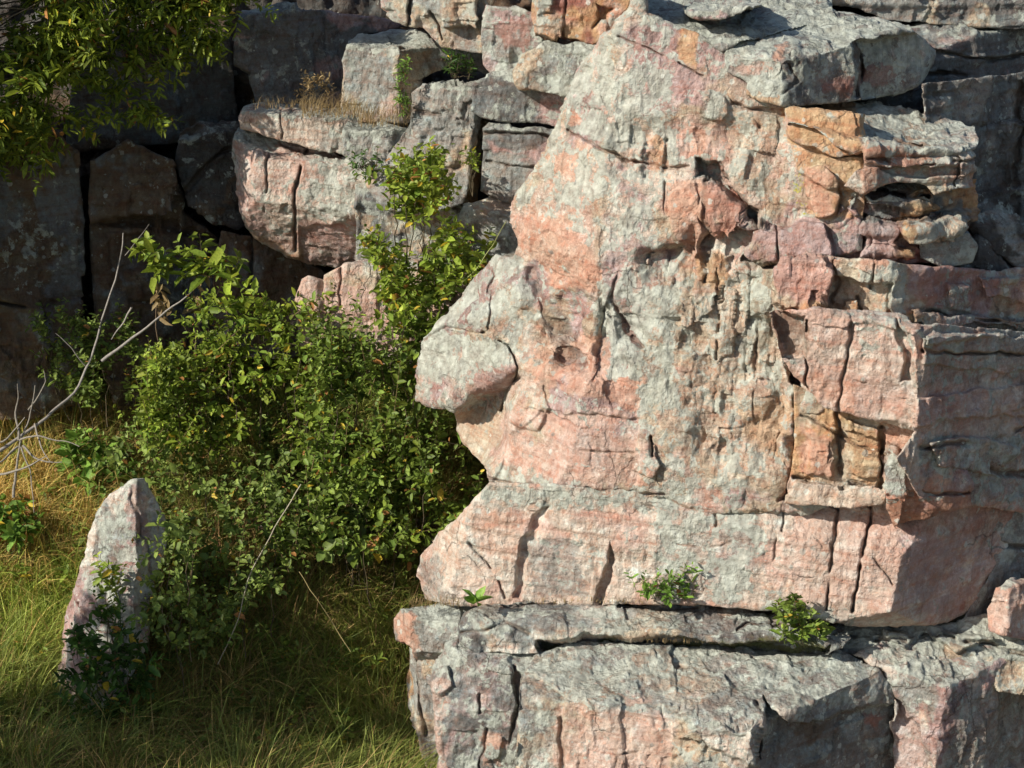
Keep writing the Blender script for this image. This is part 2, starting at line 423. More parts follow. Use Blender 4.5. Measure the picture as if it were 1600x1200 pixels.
    tris = np.stack([prev[:, 1], prev[:, 0], np.full(len(prev), apex)], -1)
    V = np.concatenate(VV); Q = np.concatenate(QQ)
    flat = np.concatenate([Q.ravel(), tris.ravel()]); tot = np.concatenate([np.full(len(Q), 4), np.full(len(tris), 3)])
    org = (float(cen[0]), float(cen[1]), float(V[:, 2].min()))
    ob = new_mesh(name, V, flat, tot, mat or MROCK, None, org, True, {'Col': np.concatenate(CC), 'Msk': np.concatenate(MM)})
    tag(ob, label, None if kind == 'structure' else cat, group, kind)
    return ob
def tp(x, y, ref, n):
    return (x, y, float(plane_Y(np.array([x]), np.array([y]), ref, n)[0]))
# ------------------------------------------------------------------ ground
def gz(x, y):
    x = np.asarray(x, float); y = np.asarray(y, float)
    z = .05 + 1.75 * sstep(13.2, 18.0, y) + .10 * (y - 18) * (y > 18)
    z = z - .9 * sstep(12.5, 4, y) + .25 * sstep(-4, -9, x) - .25 * sstep(-1.6, 0, x) * sstep(17, 14, y)
    p = np.stack([x * .6, y * .6, 0 * x], -1)
    return z + .16 * fbm(p, 3, 901) + .04 * fbm(p * 5, 3, 902)
def build_ground():
    def axis(lo, hi, a, b, d):
        mid = np.arange(a, b, d); l = a - np.geomspace(d, a - lo, 26)[::-1]; r = b + np.geomspace(d, hi - b, 26)
        return np.concatenate([l, mid, r])
    xs = axis(-600, 600, -8, 6, .06); ys = axis(-600, 900, 8, 20, .06)
    X, Y = np.meshgrid(xs, ys); Z = gz(X, Y)
    V = np.stack([X, Y, Z], -1).reshape(-1, 3); n, m = X.shape
    idx = np.arange(n * m).reshape(n, m)
    Q = np.stack([idx[:-1, :-1], idx[:-1, 1:], idx[1:, 1:], idx[1:, :-1]], -1).reshape(-1, 4)
    c = np.tile(np.array([.10, .075, .04]), (len(V), 1)); f = sstep(-.1, .2, fbm(V * .9, 4, 77))[:, None]
    c = c * (1 - f) + np.array([.17, .125, .06]) * f
    o = new_mesh('ground', V, Q.ravel(), np.full(len(Q), 4), MROCK, None, None, True, {'Col': c, 'Msk': np.tile([.0, 0, .35], (len(V), 1))})
    o['kind'] = 'structure'
build_ground()
R = relief
# ------------------------------------------------------------------ main outcrop
fr = (1000, 600, 12.8); nf = (-.28, -.93, .22)
nose_f = (730, 560, 13.08); nose_n = (-.31, -.90, .30)
nose_c = tp(748, 612, nose_f, nose_n)
R('profile_rock', 'tall lichen-grey and pink rock face shaped like a human profile with a jutting nose',
  [(1003, -60), (985, 18), (935, 72), (905, 118), (880, 168), (862, 215), (832, 268), (800, 318), (797, 345), (812, 383), (800, 404), (776, 399), (735, 450), (705, 487), (669, 528),
   (656, 562), (652, 626), (690, 639), (709, 645), (725, 690), (762, 735), (768, 754), (860, 764), (1040, 775), (1100, 800), (1240, 800), (1290, 800), (1290, 400), (1345, 390), (1345, 180), (1232, 168),
   (1170, 140), (1135, 95), (1100, 62), (1040, 40), (1008, 22)],
  [[(fr, nf), (tp(1000, 680, fr, nf), (-.26, -.96, -.02)), ((870, 300, 13.55), (-.75, -.62, .2))]],
  step=1.5, thick=1.6, rnd=9, chips=.62, rough=1.15,
  flute=[([(930, 400), (1250, 330), (1240, 740), (1050, 700), (930, 610), (820, 560), (860, 480)], 1.6), ([(930, 190), (1220, 190), (1240, 330), (1160, 400), (940, 430), (900, 300)], .9), ([(830, 420), (960, 380), (950, 600), (840, 580)], .7)],
  patches=[([(640, 560), (640, 480), (760, 470), (805, 540), (818, 574), (800, 606), (780, 600), (745, 618), (712, 650), (640, 650)], .13, 30),
           ([(700, 655), (735, 622), (812, 578), (822, 590), (806, 640), (796, 690), (780, 712), (755, 735), (700, 700)], -.34, 18),
           ([(812, 383), (850, 392), (905, 425), (900, 520), (868, 565), (835, 520), (805, 440), (792, 404)], -.06, 30),
           ([(776, 399), (812, 405), (830, 470), (800, 540), (735, 515), (660, 530), (730, 450)], .06, 20),
           ([(806, 560), (820, 540), (860, 520), (930, 540), (950, 590), (946, 626), (880, 611), (850, 600), (818, 598)], .07, 20),
           ([(800, 598), (850, 600), (862, 640), (845, 672), (808, 660), (792, 640)], .04, 4),
           ([(1085, 250), (1120, 260), (1152, 290), (1182, 326), (1180, 344), (1150, 318), (1125, 292), (1085, 277)], -.22, 4),
           ([(1098, 292), (1140, 290), (1165, 322), (1160, 350), (1140, 385), (1108, 380), (1096, 330)], .09, 9),
           ([(1050, 300), (1085, 285), (1098, 330), (1100, 400), (1080, 420), (1050, 380)], .04, 8),
           ([(1156, 340), (1180, 330), (1212, 355), (1215, 405), (1190, 416), (1155, 400)], .11, 10),
           ([(1216, 358), (1250, 346), (1282, 352), (1296, 395), (1216, 402)], .11, 14),
           ([(1098, 152), (1132, 150), (1139, 177), (1128, 192), (1098, 180)], .035, 3),
           ([(1228, 168), (1345, 168), (1345, 235), (1300, 240), (1232, 215)], .10, 5),
           ([(1240, 235), (1300, 240), (1345, 245), (1345, 300), (1290, 290), (1245, 262)], .05, 5),
           ([(1262, 262), (1285, 258), (1306, 285), (1300, 330), (1275, 335), (1262, 300)], .09, 5),
           ([(1000, 680), (1022, 690), (1020, 712), (1028, 722), (1022, 740), (990, 735)], .05, 2),
           ([(1245, 640), (1290, 640), (1290, 790), (1226, 780), (1240, 650)], -.18, 4),
           ([(1140, 150), (1232, 168), (1232, 185), (1180, 178), (1140, 165)], -.07, 5),
           ([(850, 640), (1000, 650), (1000, 770), (770, 760), (800, 680)], -.03, 12)],
  cracks=[([(760, 518), (798, 542), (815, 570), (800, 606), (782, 640)], 2.6, .07), ([(668, 532), (700, 512), (760, 518)], 1.4, .02), ([(888, 200), (918, 218), (957, 240), (980, 255), (1013, 257), (1073, 262)], 2.2, .05),
          ([(970, 57), (1000, 68), (1037, 87)], 1.8, .03), ([(1060, 97), (1100, 120)], 1.8, .04), ([(1133, 42), (1136, 78)], 2, .03),
          ([(762, 747), (800, 752), (870, 758), (1040, 768)], 2.5, .05), ([(832, 425), (846, 470), (862, 520), (872, 560)], 7, .05),  # wide diagonal groove stands in for the brow's shadow
          ([(1018, 680), (1016, 712)], 3, .08), ([(772, 455), (768, 520)], 2, .03), ([(765, 410), (775, 430), (768, 455)], 2, .03),
          ([(1245, 560), (1250, 640), (1238, 700), (1226, 780)], 6, .30), ([(1160, 410), (1180, 418), (1212, 410)], 3, .10), ([(900, 700), (1000, 706)], 1.5, .02),
          ([(970, 400), (955, 470), (975, 520), (1000, 540)], 3, .03), ([(1100, 290), (1108, 400), (1100, 440)], 4, .05), ([(1040, 220), (1042, 330)], 3, .03),
          ([(1118, 420), (1122, 500), (1118, 560)], 2, .03), ([(1185, 500), (1175, 600), (1178, 690)], 2, .03)],
  pal=('tan', 'pink', 'cream', 'rose'), lich=.52, dark=.28, toplich=.2, yel=.08,
  paint=[([(1205, 430), (1000, 420), (1000, 640), (1100, 760), (1215, 770), (1240, 640)], 'tan', .7, .52, .3),
         ([(890, 90), (1050, 110), (1060, 250), (950, 230), (880, 180)], 'cream', .3, .78, .15),
         ([(860, 200), (940, 240), (930, 330), (820, 320)], 'salmon', .5, .72, .1),
         ([(870, 235), (905, 240), (898, 278), (872, 275)], 'salmon', .9, .15), ([(905, 215), (930, 220), (925, 235), (905, 232)], 'salmon', .9, .15),
         ([(895, 165), (915, 160), (918, 190), (902, 188)], 'salmon', .9, .2), ([(943, 160), (958, 175), (955, 195), (943, 180)], 'salmon', .8, .2),
         ([(800, 320), (870, 330), (900, 345), (930, 400), (940, 455), (880, 450), (820, 400), (805, 370)], 'salmon', .85, .22, .25),
         ([(845, 395), (935, 420), (938, 455), (850, 445)], 'salmon', 1, .02, .05),
         ([(1045, 290), (1100, 285), (1110, 400), (1090, 440), (1050, 400)], 'salmon', .9, .15), ([(1100, 290), (1165, 295), (1160, 385), (1105, 385)], (.43, .22, .165), .85, .12),
         ([(1150, 335), (1215, 350), (1300, 345), (1300, 405), (1150, 405)], 'rose', .9, .22), ([(1085, 400), (1140, 400), (1140, 450), (1090, 450)], 'orange', .8, .25),
         ([(1060, 45), (1095, 55), (1090, 105), (1060, 95)], 'orange', .9, .1), ([(1070, 190), (1095, 195), (1095, 245), (1072, 240)], 'salmon', .9, .1),
         ([(1010, 215), (1035, 215), (1035, 275), (1015, 270)], 'orange', .7, .3),
         ([(1125, 110), (1220, 160), (1230, 330), (1150, 290), (1130, 200)], 'tan', .6, .5, .3),
         ([(1228, 165), (1350, 168), (1350, 240), (1232, 215)], 'orange', .95, .1, .15, .3), ([(1240, 220), (1350, 235), (1350, 345), (1240, 345)], 'orange', .8, .2, .4, .5),
         ([(1262, 262), (1306, 262), (1300, 335), (1262, 330)], 'salmon', .9, .1, .1, .2), ([(1235, 270), (1262, 265), (1262, 345), (1235, 345)], 'grey', .6, .4, .4, .75),
         ([(1098, 152), (1138, 150), (1138, 190), (1098, 182)], 'pale', .6, .85, .05),
         ([(930, 440), (1060, 400), (1060, 640), (960, 640), (925, 560)], 'grey', .25, .78, .2),
         ([(845, 510), (950, 530), (950, 620), (830, 600), (830, 540)], 'salmon', .8, .15, .25), ([(945, 580), (1010, 590), (1000, 640), (950, 630)], 'salmon', .8, .3),
         ([(775, 640), (1005, 640), (1010, 760), (780, 760)], 'pink', .85, .16, .1),
         ([(700, 640), (790, 640), (770, 750), (700, 720)], 'tan', .8, .1, .2), ([(765, 725), (860, 740), (860, 765), (765, 762)], 'green', .5, .6, .3, .55),
         ([(830, 425), (850, 470), (900, 580), (870, 560), (845, 500), (815, 430)], 'dgrey', .6, .2, .5),  # diagonal grey streak: stain plus the brow's shadow painted in
         ([(655, 505), (815, 540), (800, 585), (720, 600), (655, 585)], 'grey', .3, .93, .12), ([(735, 585), (815, 565), (790, 620), (735, 620)], 'rose', .8, .1), ([(655, 590), (735, 605), (720, 640), (655, 632)], 'rose', .5, .45),
         ([(776, 399), (812, 405), (820, 520), (700, 505), (730, 450)], 'grey', .3, .70, .2),
         ([(1165, 415), (1212, 412), (1205, 560), (1170, 540)], 'green', .6, .6, .1),
         ([(1140, 640), (1240, 620), (1230, 720), (1180, 700)], 'orange', .5, .3)])
# chin block
cf = (1000, 860, 12.66); cn = (-.26, -.95, .10); cc = tp(1408, 880, cf, cn)
R('chin_block', 'broad pink banded block under the profile face with its right corner in shade',
  [(765, 752), (742, 775), (718, 808), (690, 830), (657, 868), (650, 900), (662, 936), (700, 948), (760, 948), (950, 946), (1090, 946), (1215, 958), (1330, 976), (1400, 978), (1480, 972), (1524, 950),
   (1545, 912), (1578, 840), (1586, 788), (1500, 770), (1385, 760), (1320, 752), (1240, 745), (1100, 762), (1040, 764), (900, 758)],
  [[(cf, cn), ((722, 850, 13.0), (-.86, -.45, .25)), (cc, (.62, -.78, -.04)), ((850, 766, 12.86), (-.15, -.75, .6)), ((1440, 978, 12.48), (.1, -.7, -.7))]],
  step=1.5, thick=1.5, rnd=6, chips=.45, rough=.8,
  patches=[([(838, 800), (858, 790), (842, 830), (822, 880), (815, 935), (802, 935), (812, 860)], -.07, 5), ([(955, 845), (962, 870), (950, 930), (940, 946), (930, 940), (945, 890)], -.10, 4),
           ([(650, 840), (735, 780), (745, 850), (800, 920), (790, 955), (650, 955)], .0, 4), ([(1100, 740), (1420, 740), (1420, 800), (1390, 806), (1300, 790), (1240, 778), (1100, 776)], .03, 4)],
  cracks=[([(735, 850), (760, 880), (780, 905), (790, 935)], 2.5, .03), ([(1310, 785), (1302, 850), (1296, 900), (1292, 955)], 2.6, .06), ([(1356, 765), (1360, 810), (1352, 850), (1338, 910), (1332, 955)], 3.2, .09),
          ([(1225, 785), (1222, 830)], 1.5, .03), ([(1212, 840), (1208, 880)], 1.4, .02), ([(1050, 850), (1100, 856), (1140, 846)], 1.5, .02), ([(1118, 770), (1120, 820)], 2, .03), ([(1270, 780), (1310, 795)], 2, .03), ([(1366, 870), (1398, 915)], 1.5, .03)],
  pal=('pink', 'cream', 'pale', 'cream'), lich=.16, dark=.12, yel=.02, toplich=.25, strata=.35,
  paint=[([(1020, 770), (1190, 775), (1200, 860), (1160, 950), (1030, 945)], 'grey', .4, .66, .15), ([(1120, 775), (1160, 775), (1160, 950), (1120, 950)], 'grey', .4, .75),
         ([(740, 752), (1040, 766), (1000, 800), (760, 790)], 'green', .45, .6, .3, .4), ([(820, 850), (900, 840), (920, 935), (830, 935)], 'dgrey', .55, .35, .45), ([(655, 870), (690, 870), (700, 945), (655, 945)], 'dgrey', .5, .3, .5),
         ([(735, 790), (820, 800), (810, 880), (740, 860)], 'salmon', .55, .06), ([(1240, 780), (1410, 800), (1410, 940), (1240, 940)], 'pink', .7, .05, .05),
         ([(1410, 780), (1590, 780), (1560, 840), (1410, 840)], 'red', .5, .3, .3), ([(1410, 840), (1570, 840), (1500, 960), (1410, 960)], 'rose', .7, .12, .15), ([(1180, 920), (1330, 950), (1330, 975), (1180, 960)], 'grey', .3, .6)])
# upper cap block: lit left face, shade painted into the right face, weathered top
uf = (1190, 130, 12.95); un = (-.35, -.92, .12); uc = tp(1224, 140, uf, un); ue = tp(1216, 92, uf, un)
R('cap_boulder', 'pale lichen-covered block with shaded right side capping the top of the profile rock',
  [(1128, 88), (1140, 62), (1160, 45), (1180, 28), (1260, 12), (1330, 14), (1420, 40), (1462, 78), (1458, 100), (1440, 130), (1390, 150), (1345, 158), (1300, 162), (1224, 166), (1190, 158), (1166, 148), (1165, 128), (1132, 112)],
  [[(uf, un), (uc, (.50, -.86, .06)), (ue, (-.04, -.16, 1)), (tp(1130, 100, uf, un), (-.6, -.4, .7))]],
  step=1.5, thick=1.4, rnd=4, chips=.9, warp=7, patches=[([(1338, 66), (1470, 40), (1470, 160), (1345, 160), (1336, 110)], -.14, 5), ([(1240, 115), (1290, 140), (1270, 158), (1225, 160)], .0, 4)],
  cracks=[([(1335, 68), (1340, 110), (1338, 150)], 4, .10), ([(1240, 100), (1246, 125), (1225, 150)], 2, .03)],
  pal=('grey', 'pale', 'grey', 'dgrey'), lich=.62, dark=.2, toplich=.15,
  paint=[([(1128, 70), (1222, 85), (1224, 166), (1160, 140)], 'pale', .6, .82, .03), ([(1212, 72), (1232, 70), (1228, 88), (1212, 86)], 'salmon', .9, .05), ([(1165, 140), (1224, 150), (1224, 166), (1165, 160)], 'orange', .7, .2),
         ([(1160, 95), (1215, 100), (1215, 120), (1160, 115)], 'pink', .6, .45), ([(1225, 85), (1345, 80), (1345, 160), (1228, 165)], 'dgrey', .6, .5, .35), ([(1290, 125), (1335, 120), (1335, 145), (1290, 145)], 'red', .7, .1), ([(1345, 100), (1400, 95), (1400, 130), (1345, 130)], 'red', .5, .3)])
tt = (1040, 70, 13.35)
R('summit_slab', 'dark flat weathered slab at the top behind the profile rock',
  [(985, 30), (1000, -60), (1200, -60), (1300, -40), (1300, 30), (1180, 60), (1130, 80), (1090, 62), (1040, 50)],
  [[(tp(1080, 58, fr, nf), (0, -.12, 1)), ((1000, 60, 13.3), (-.2, -.95, .1))]], step=2, thick=1.2, rnd=3, chips=1.2, pal=('grey', 'dgrey'), lich=.45, dark=.4, strata=.8,
  patches=[([(1070, 10), (1130, 8), (1150, 22), (1120, 34), (1072, 26)], .2, 4)], paint=[([(1075, 10), (1140, 10), (1140, 34), (1075, 30)], 'rose', .6, .3)])
R('thin_summit_plate', 'thin grey plate lying on the summit slab left of the pale cap block',
  [(1068, 12), (1085, -4), (1180, -6), (1190, 10), (1165, 22), (1125, 30), (1090, 34), (1070, 24)],
  [[((1100, 18, 13.2), (-.2, -.95, .1)), ((1100, 16, 13.2), (0, -.1, 1))]], step=2, thick=.8, rnd=3, pal=('rose', 'grey'), lich=.5, dark=.3, strata=1)
# lower right of cap: shaded ledges
R('back_top_slab', 'long overhanging slab with an orange-grey edge at the top right corner',
  [(1255, -60), (1290, 6), (1340, 14), (1380, 30), (1440, 36), (1500, 44), (1560, 45), (1720, 50), (1720, -80), (1255, -80)],
  [[((1400, 20, 14.6), (.10, -.99, .02)), ((1400, -14, 14.6), (0, -.1, 1))]], step=2, thick=1.6, rnd=3, pal=('tan', 'grey', 'orange', 'dgrey'), lich=.4, dark=.3, strata=.9)
R('receding_dark_ledge', 'dark stepped ledges receding behind the pale cap block on the right',
  [(1330, 20), (1400, 34), (1500, 40), (1720, 50), (1720, 200), (1560, 250), (1440, 190), (1340, 165), (1400, 110)],
  [[((1500, 110, 14.4), (.62, -.78, .05)), ((1440, 82, 14.1), (-.02, -.1, 1))], [((1480, 60, 14.7), (.5, -.85, .05)), ((1480, 44, 14.7), (0, -.1, 1))]], step=2, thick=1.6, rnd=3, chips=1.5, pal=('dgrey', 'dgrey', 'rose'), lich=.30, dark=.45, strata=1.2,
  cracks=[([(1400, 110), (1500, 116), (1610, 150)], 4, .15), ([(1450, 78), (1530, 92), (1620, 86)], 4, .12)])
lf_ = (1300, 200, 12.72); lc = tp(1357, 262, lf_, nf)
sl1 = (1357, 228, 12.55)
R('ledge_slab', 'flat grey-topped ledge slab with orange broken edge jutting out below the cap block',
  [(1225, 172), (1245, 163), (1330, 162), (1420, 172), (1490, 185), (1524, 198), (1530, 218), (1525, 240), (1515, 290), (1460, 305), (1440, 285), (1400, 285), (1362, 296), (1345, 298), (1320, 288), (1352, 262), (1350, 236), (1335, 240), (1300, 225), (1262, 205), (1232, 200)],
  [[(sl1, (-.35, -.92, .1)), (sl1, (.22, -.97, .05)), (sl1, (.12, -.10, 1)), ((1530, 215, 12.9), (.8, -.6, 0))]],
  step=1.5, thick=1.2, rnd=3, chips=.9, warp=6, strata=1.2, patches=[([(1350, 255), (1500, 262), (1500, 275), (1350, 270)], -.08, 3), ([(1355, 225), (1372, 226), (1366, 296), (1350, 296)], .05, 3)],
  cracks=[([(1360, 245), (1430, 258), (1520, 250)], 3, .06), ([(1400, 218), (1440, 222)], 4, .08), ([(1500, 245), (1495, 290)], 3, .05)],
  pal=('grey', 'pale', 'salmon', 'tan'), lich=.5, dark=.28, toplich=.2,
  paint=[([(1225, 165), (1330, 165), (1350, 240), (1262, 208)], 'orange', .95, .08, .15, .35), ([(1355, 232), (1380, 240), (1370, 296), (1345, 296)], 'salmon', .7, .35, .1, .2), ([(1380, 268), (1440, 270), (1440, 285), (1380, 284)], 'pale', .6, .8), ([(1390, 240), (1520, 245), (1520, 262), (1400, 260)], 'red', .5, .5)])
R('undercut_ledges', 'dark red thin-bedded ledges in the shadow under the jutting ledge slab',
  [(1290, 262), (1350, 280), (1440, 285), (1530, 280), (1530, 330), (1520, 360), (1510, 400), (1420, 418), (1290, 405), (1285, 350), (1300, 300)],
  [[((1340, 340, 12.74), (-.1, -.98, .1)), ((1420, 340, 12.76), (.5, -.86, .06)), ((1400, 296, 12.8), (0, -.2, 1))]],
  step=1.5, thick=1.0, rnd=3, chips=1.7, strata=1.8, warp=7,
  patches=[([(1350, 300), (1430, 312), (1470, 325), (1430, 335), (1350, 325)], .12, 4), ([(1400, 350), (1450, 340), (1510, 345), (1500, 372), (1420, 370)], .22, 5), ([(1300, 320), (1335, 300), (1340, 345), (1300, 352)], .14, 5), ([(1345, 350), (1392, 365), (1420, 400), (1340, 402)], .12, 8)],
  cracks=[([(1290, 300), (1350, 298), (1450, 306)], 5, .2), ([(1320, 300), (1318, 350)], 3, .12), ([(1345, 345), (1400, 352), (1420, 365)], 4, .15)],
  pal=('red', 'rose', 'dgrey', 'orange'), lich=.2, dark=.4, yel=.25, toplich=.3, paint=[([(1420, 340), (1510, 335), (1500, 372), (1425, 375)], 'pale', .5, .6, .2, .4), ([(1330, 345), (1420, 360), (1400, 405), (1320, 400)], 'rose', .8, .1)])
R('small_shelf_stone', 'small grey-pink shelf stone wedged below the dark ledges above the long red layer',
  [(1436, 372), (1470, 366), (1510, 362), (1528, 385), (1520, 412), (1470, 418), (1440, 405)], [[((1470, 390, 12.75), (.35, -.93, .1)), ((1470, 372, 12.75), (0, -.1, 1))]], step=1.5, thick=.7, rnd=3, pal=('rose', 'grey'), lich=.4)
# red upper layer C
c1 = (1390, 440, 12.33)
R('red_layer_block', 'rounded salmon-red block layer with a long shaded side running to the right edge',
  [(1213, 420), (1222, 404), (1260, 400), (1330, 404), (1390, 412), (1470, 418), (1560, 420), (1720, 425), (1720, 560), (1560, 520), (1440, 520), (1400, 510), (1330, 500), (1270, 492), (1215, 490), (1202, 470)],
  [[(c1, (-.22, -.96, .14)), (c1, (.60, -.80, .05)), ((1390, 414, 12.34), (.05, -.10, 1))]],
  step=1.5, thick=1.3, rnd=6, chips=1.1, strata=.4, warp=6,
  patches=[([(1213, 405), (1286, 404), (1300, 430), (1292, 478), (1262, 490), (1208, 478)], .10, 12), ([(1298, 430), (1350, 440), (1395, 440), (1395, 520), (1320, 510), (1250, 495), (1250, 486), (1290, 480)], -.12, 6), ([(1320, 470), (1342, 472), (1340, 495), (1322, 494)], .07, 4),
           ([(1480, 440), (1515, 442), (1518, 490), (1478, 480)], .06, 4), ([(1425, 484), (1720, 505), (1720, 522), (1430, 506)], .12, 3), ([(1530, 430), (1720, 430), (1720, 470), (1540, 466)], .08, 3)],
  cracks=[([(1300, 412), (1310, 440), (1300, 470)], 3, .04), ([(1450, 485), (1530, 500), (1640, 512)], 4, .1), ([(1368, 415), (1362, 450)], 3, .04), ([(1340, 465), (1345, 500)], 3, .06)],
  pal=('salmon', 'rose', 'tan'), lich=.25, dark=.2, toplich=.25,
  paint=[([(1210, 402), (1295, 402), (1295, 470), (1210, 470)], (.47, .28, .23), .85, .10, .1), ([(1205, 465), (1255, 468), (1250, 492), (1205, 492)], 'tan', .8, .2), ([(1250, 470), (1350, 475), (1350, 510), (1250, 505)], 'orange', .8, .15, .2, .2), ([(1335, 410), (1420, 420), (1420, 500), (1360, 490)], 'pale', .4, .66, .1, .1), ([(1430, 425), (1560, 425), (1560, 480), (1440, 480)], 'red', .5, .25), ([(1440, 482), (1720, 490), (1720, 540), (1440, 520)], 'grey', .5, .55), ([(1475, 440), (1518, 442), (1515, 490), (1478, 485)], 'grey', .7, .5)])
# pink bulging layer D
d1 = (1440, 590, 12.02); dnf = (-.27, -.95, .02)
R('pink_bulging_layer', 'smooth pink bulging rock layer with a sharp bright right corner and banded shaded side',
  [(1203, 488), (1270, 482), (1330, 486), (1400, 492), (1430, 505), (1520, 512), (1600, 518), (1720, 526), (1720, 820), (1590, 800), (1440, 780), (1400, 716), (1430, 672), (1382, 665), (1330, 648), (1290, 640), (1250, 600), (1222, 560), (1212, 525)],
  [[(d1, dnf), (d1, (.64, -.77, .03)), ((1440, 514, 12.05), (.08, -.14, 1)), ((1420, 668, 12.10), (-.1, -.7, -.7)) , dict(poly=[(1190, 470), (1445, 470), (1446, 560), (1436, 640), (1424, 676), (1400, 680), (1190, 640)])],
   [((1440, 590, 12.03), (.64, -.77, .03)), ((1440, 514, 12.05), (.08, -.14, 1)), dict(poly=[(1425, 480), (1730, 480), (1730, 830), (1380, 830), (1400, 716), (1425, 670), (1436, 640)])]],
  step=1.5, thick=1.4, rnd=4, chips=.7, strata=.15, warp=5,
  patches=[([(1210, 488), (1260, 492), (1262, 560), (1225, 560)], -.12, 8), ([(1395, 500), (1420, 520), (1425, 590), (1408, 596), (1410, 545)], -.08, 4), ([(1445, 520), (1500, 518), (1560, 524), (1450, 540)], .07, 4), ([(1440, 524), (1560, 520), (1720, 528), (1720, 548), (1445, 552)], .10, 3), ([(1440, 552), (1720, 549), (1720, 572), (1520, 580), (1440, 566)], .05, 3), ([(1435, 620), (1600, 600), (1720, 600), (1720, 640), (1560, 650), (1432, 660)], .06, 3), ([(1450, 690), (1540, 680), (1600, 700), (1560, 740), (1470, 730)], .09, 3), ([(1580, 640), (1720, 630), (1720, 700), (1600, 690)], -.07, 3)],
  cracks=[([(1264, 500), (1262, 560), (1258, 620)], 2.6, .06), ([(1330, 505), (1324, 560), (1312, 610), (1308, 650)], 2.6, .05), ([(1440, 548), (1520, 552), (1660, 548)], 3, .06), ([(1440, 700), (1540, 690), (1650, 650)], 4, .07), ([(1550, 735), (1640, 740)], 4, .1)],
  pal=('pink', 'cream', 'pink'), lich=.12, dark=.12, toplich=.4,
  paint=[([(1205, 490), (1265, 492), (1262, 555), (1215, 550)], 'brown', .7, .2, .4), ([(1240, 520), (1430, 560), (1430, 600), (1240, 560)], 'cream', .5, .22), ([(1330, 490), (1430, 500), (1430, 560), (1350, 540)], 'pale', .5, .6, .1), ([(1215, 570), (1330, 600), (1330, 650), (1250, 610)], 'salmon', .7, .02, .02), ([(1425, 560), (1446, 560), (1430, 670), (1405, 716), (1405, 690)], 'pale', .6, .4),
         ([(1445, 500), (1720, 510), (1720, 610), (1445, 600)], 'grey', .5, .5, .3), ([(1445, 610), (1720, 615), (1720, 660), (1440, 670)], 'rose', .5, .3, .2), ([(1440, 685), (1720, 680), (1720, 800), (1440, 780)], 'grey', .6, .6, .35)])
# orange recessed columns E
R('orange_columns', 'orange and red cracked columns set back under the pink bulging layer',
  [(1240, 600), (1300, 625), (1440, 660), (1430, 720), (1400, 775), (1380, 790), (1300, 790), (1228, 785), (1240, 700)],
  [[((1300, 700, 12.36), (-.24, -.96, .08))]], step=1.5, thick=.8, rnd=3, chips=1.1, strata=.3,
  patches=[([(1262, 660), (1308, 665), (1305, 745), (1258, 740)], .05, 4), ([(1322, 650), (1378, 672), (1378, 690), (1325, 672)], .05, 4), ([(1330, 692), (1376, 702), (1372, 750), (1330, 742)], .04, 4), ([(1388, 690), (1402, 700), (1396, 770), (1384, 770)], .10, 4), ([(1240, 748), (1320, 755), (1390, 770), (1390, 800), (1225, 800)], .09, 5)],
  cracks=[([(1310, 640), (1312, 700), (1316, 760)], 4.5, .07), ([(1255, 650), (1320, 685), (1390, 712)], 2.5, .05), ([(1380, 670), (1378, 720), (1374, 760)], 4, .10), ([(1240, 745), (1320, 752), (1370, 765)], 2.5, .06)],
  pal=('orange', 'salmon', 'tan'), lich=.12, dark=.25, yel=.15, paint=[([(1258, 660), (1310, 690), (1305, 745), (1258, 740)], 'salmon', .9, .05), ([(1322, 650), (1385, 680), (1375, 760), (1330, 750)], (.43, .26, .14), .8, .12, .2), ([(1240, 748), (1390, 765), (1390, 800), (1225, 800)], 'cream', .7, .15), ([(1380, 690), (1405, 700), (1398, 775), (1384, 770)], 'grey', .6, .5)])
R('round_knob_block', 'lichen-crusted knob with a red underside sitting on the banded chin block',
  [(1388, 730), (1394, 712), (1430, 712), (1470, 718), (1505, 735), (1518, 760), (1512, 788), (1470, 800), (1445, 812), (1400, 815), (1384, 790)],
  [[((1430, 745, 12.08), (-.15, -.97, .1)), ((1450, 745, 12.08), (.55, -.83, .05)), ((1430, 722, 12.1), (0, -.3, 1)), ((1430, 785, 12.12), (.0, -.85, -.5))]], step=1.5, thick=.7, rnd=6, chips=1.3, cracks=[([(1388, 772), (1430, 778), (1510, 770)], 3, .06)],
  pal=('rose', 'salmon', 'grey'), lich=.4, dark=.2, yel=.1, paint=[([(1386, 765), (1515, 765), (1500, 810), (1386, 815)], (.40, .19, .12), .6, .2, .2), ([(1390, 712), (1480, 716), (1516, 750), (1500, 760), (1450, 735), (1392, 735)], 'pale', .5, .75)])
# right edge
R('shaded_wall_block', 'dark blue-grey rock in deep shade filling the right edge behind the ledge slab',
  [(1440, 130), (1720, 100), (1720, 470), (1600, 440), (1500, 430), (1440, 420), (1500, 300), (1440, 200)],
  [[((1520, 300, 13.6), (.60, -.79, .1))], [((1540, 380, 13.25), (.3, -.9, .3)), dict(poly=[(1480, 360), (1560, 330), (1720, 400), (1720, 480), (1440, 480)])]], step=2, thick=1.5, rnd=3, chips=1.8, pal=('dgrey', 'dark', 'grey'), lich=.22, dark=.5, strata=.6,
  cracks=[([(1505, 360), (1560, 400), (1600, 430)], 6, .15), ([(1600, 130), (1590, 260), (1610, 400)], 5, .1)])
R('right_edge_boulder', 'pale pointed boulder at the right edge beside the chin block corner',
  [(1538, 955), (1556, 920), (1580, 903), (1620, 900), (1720, 900), (1720, 1010), (1600, 1000), (1545, 985)],
  [[((1575, 950, 12.35), (-.5, -.85, .15)), ((1575, 930, 12.35), (.55, -.8, .1)), ((1600, 906, 12.5), (0, -.2, 1))]], step=2, thick=.8, rnd=3, pal=('pink', 'pale', 'rose'), lich=.35)
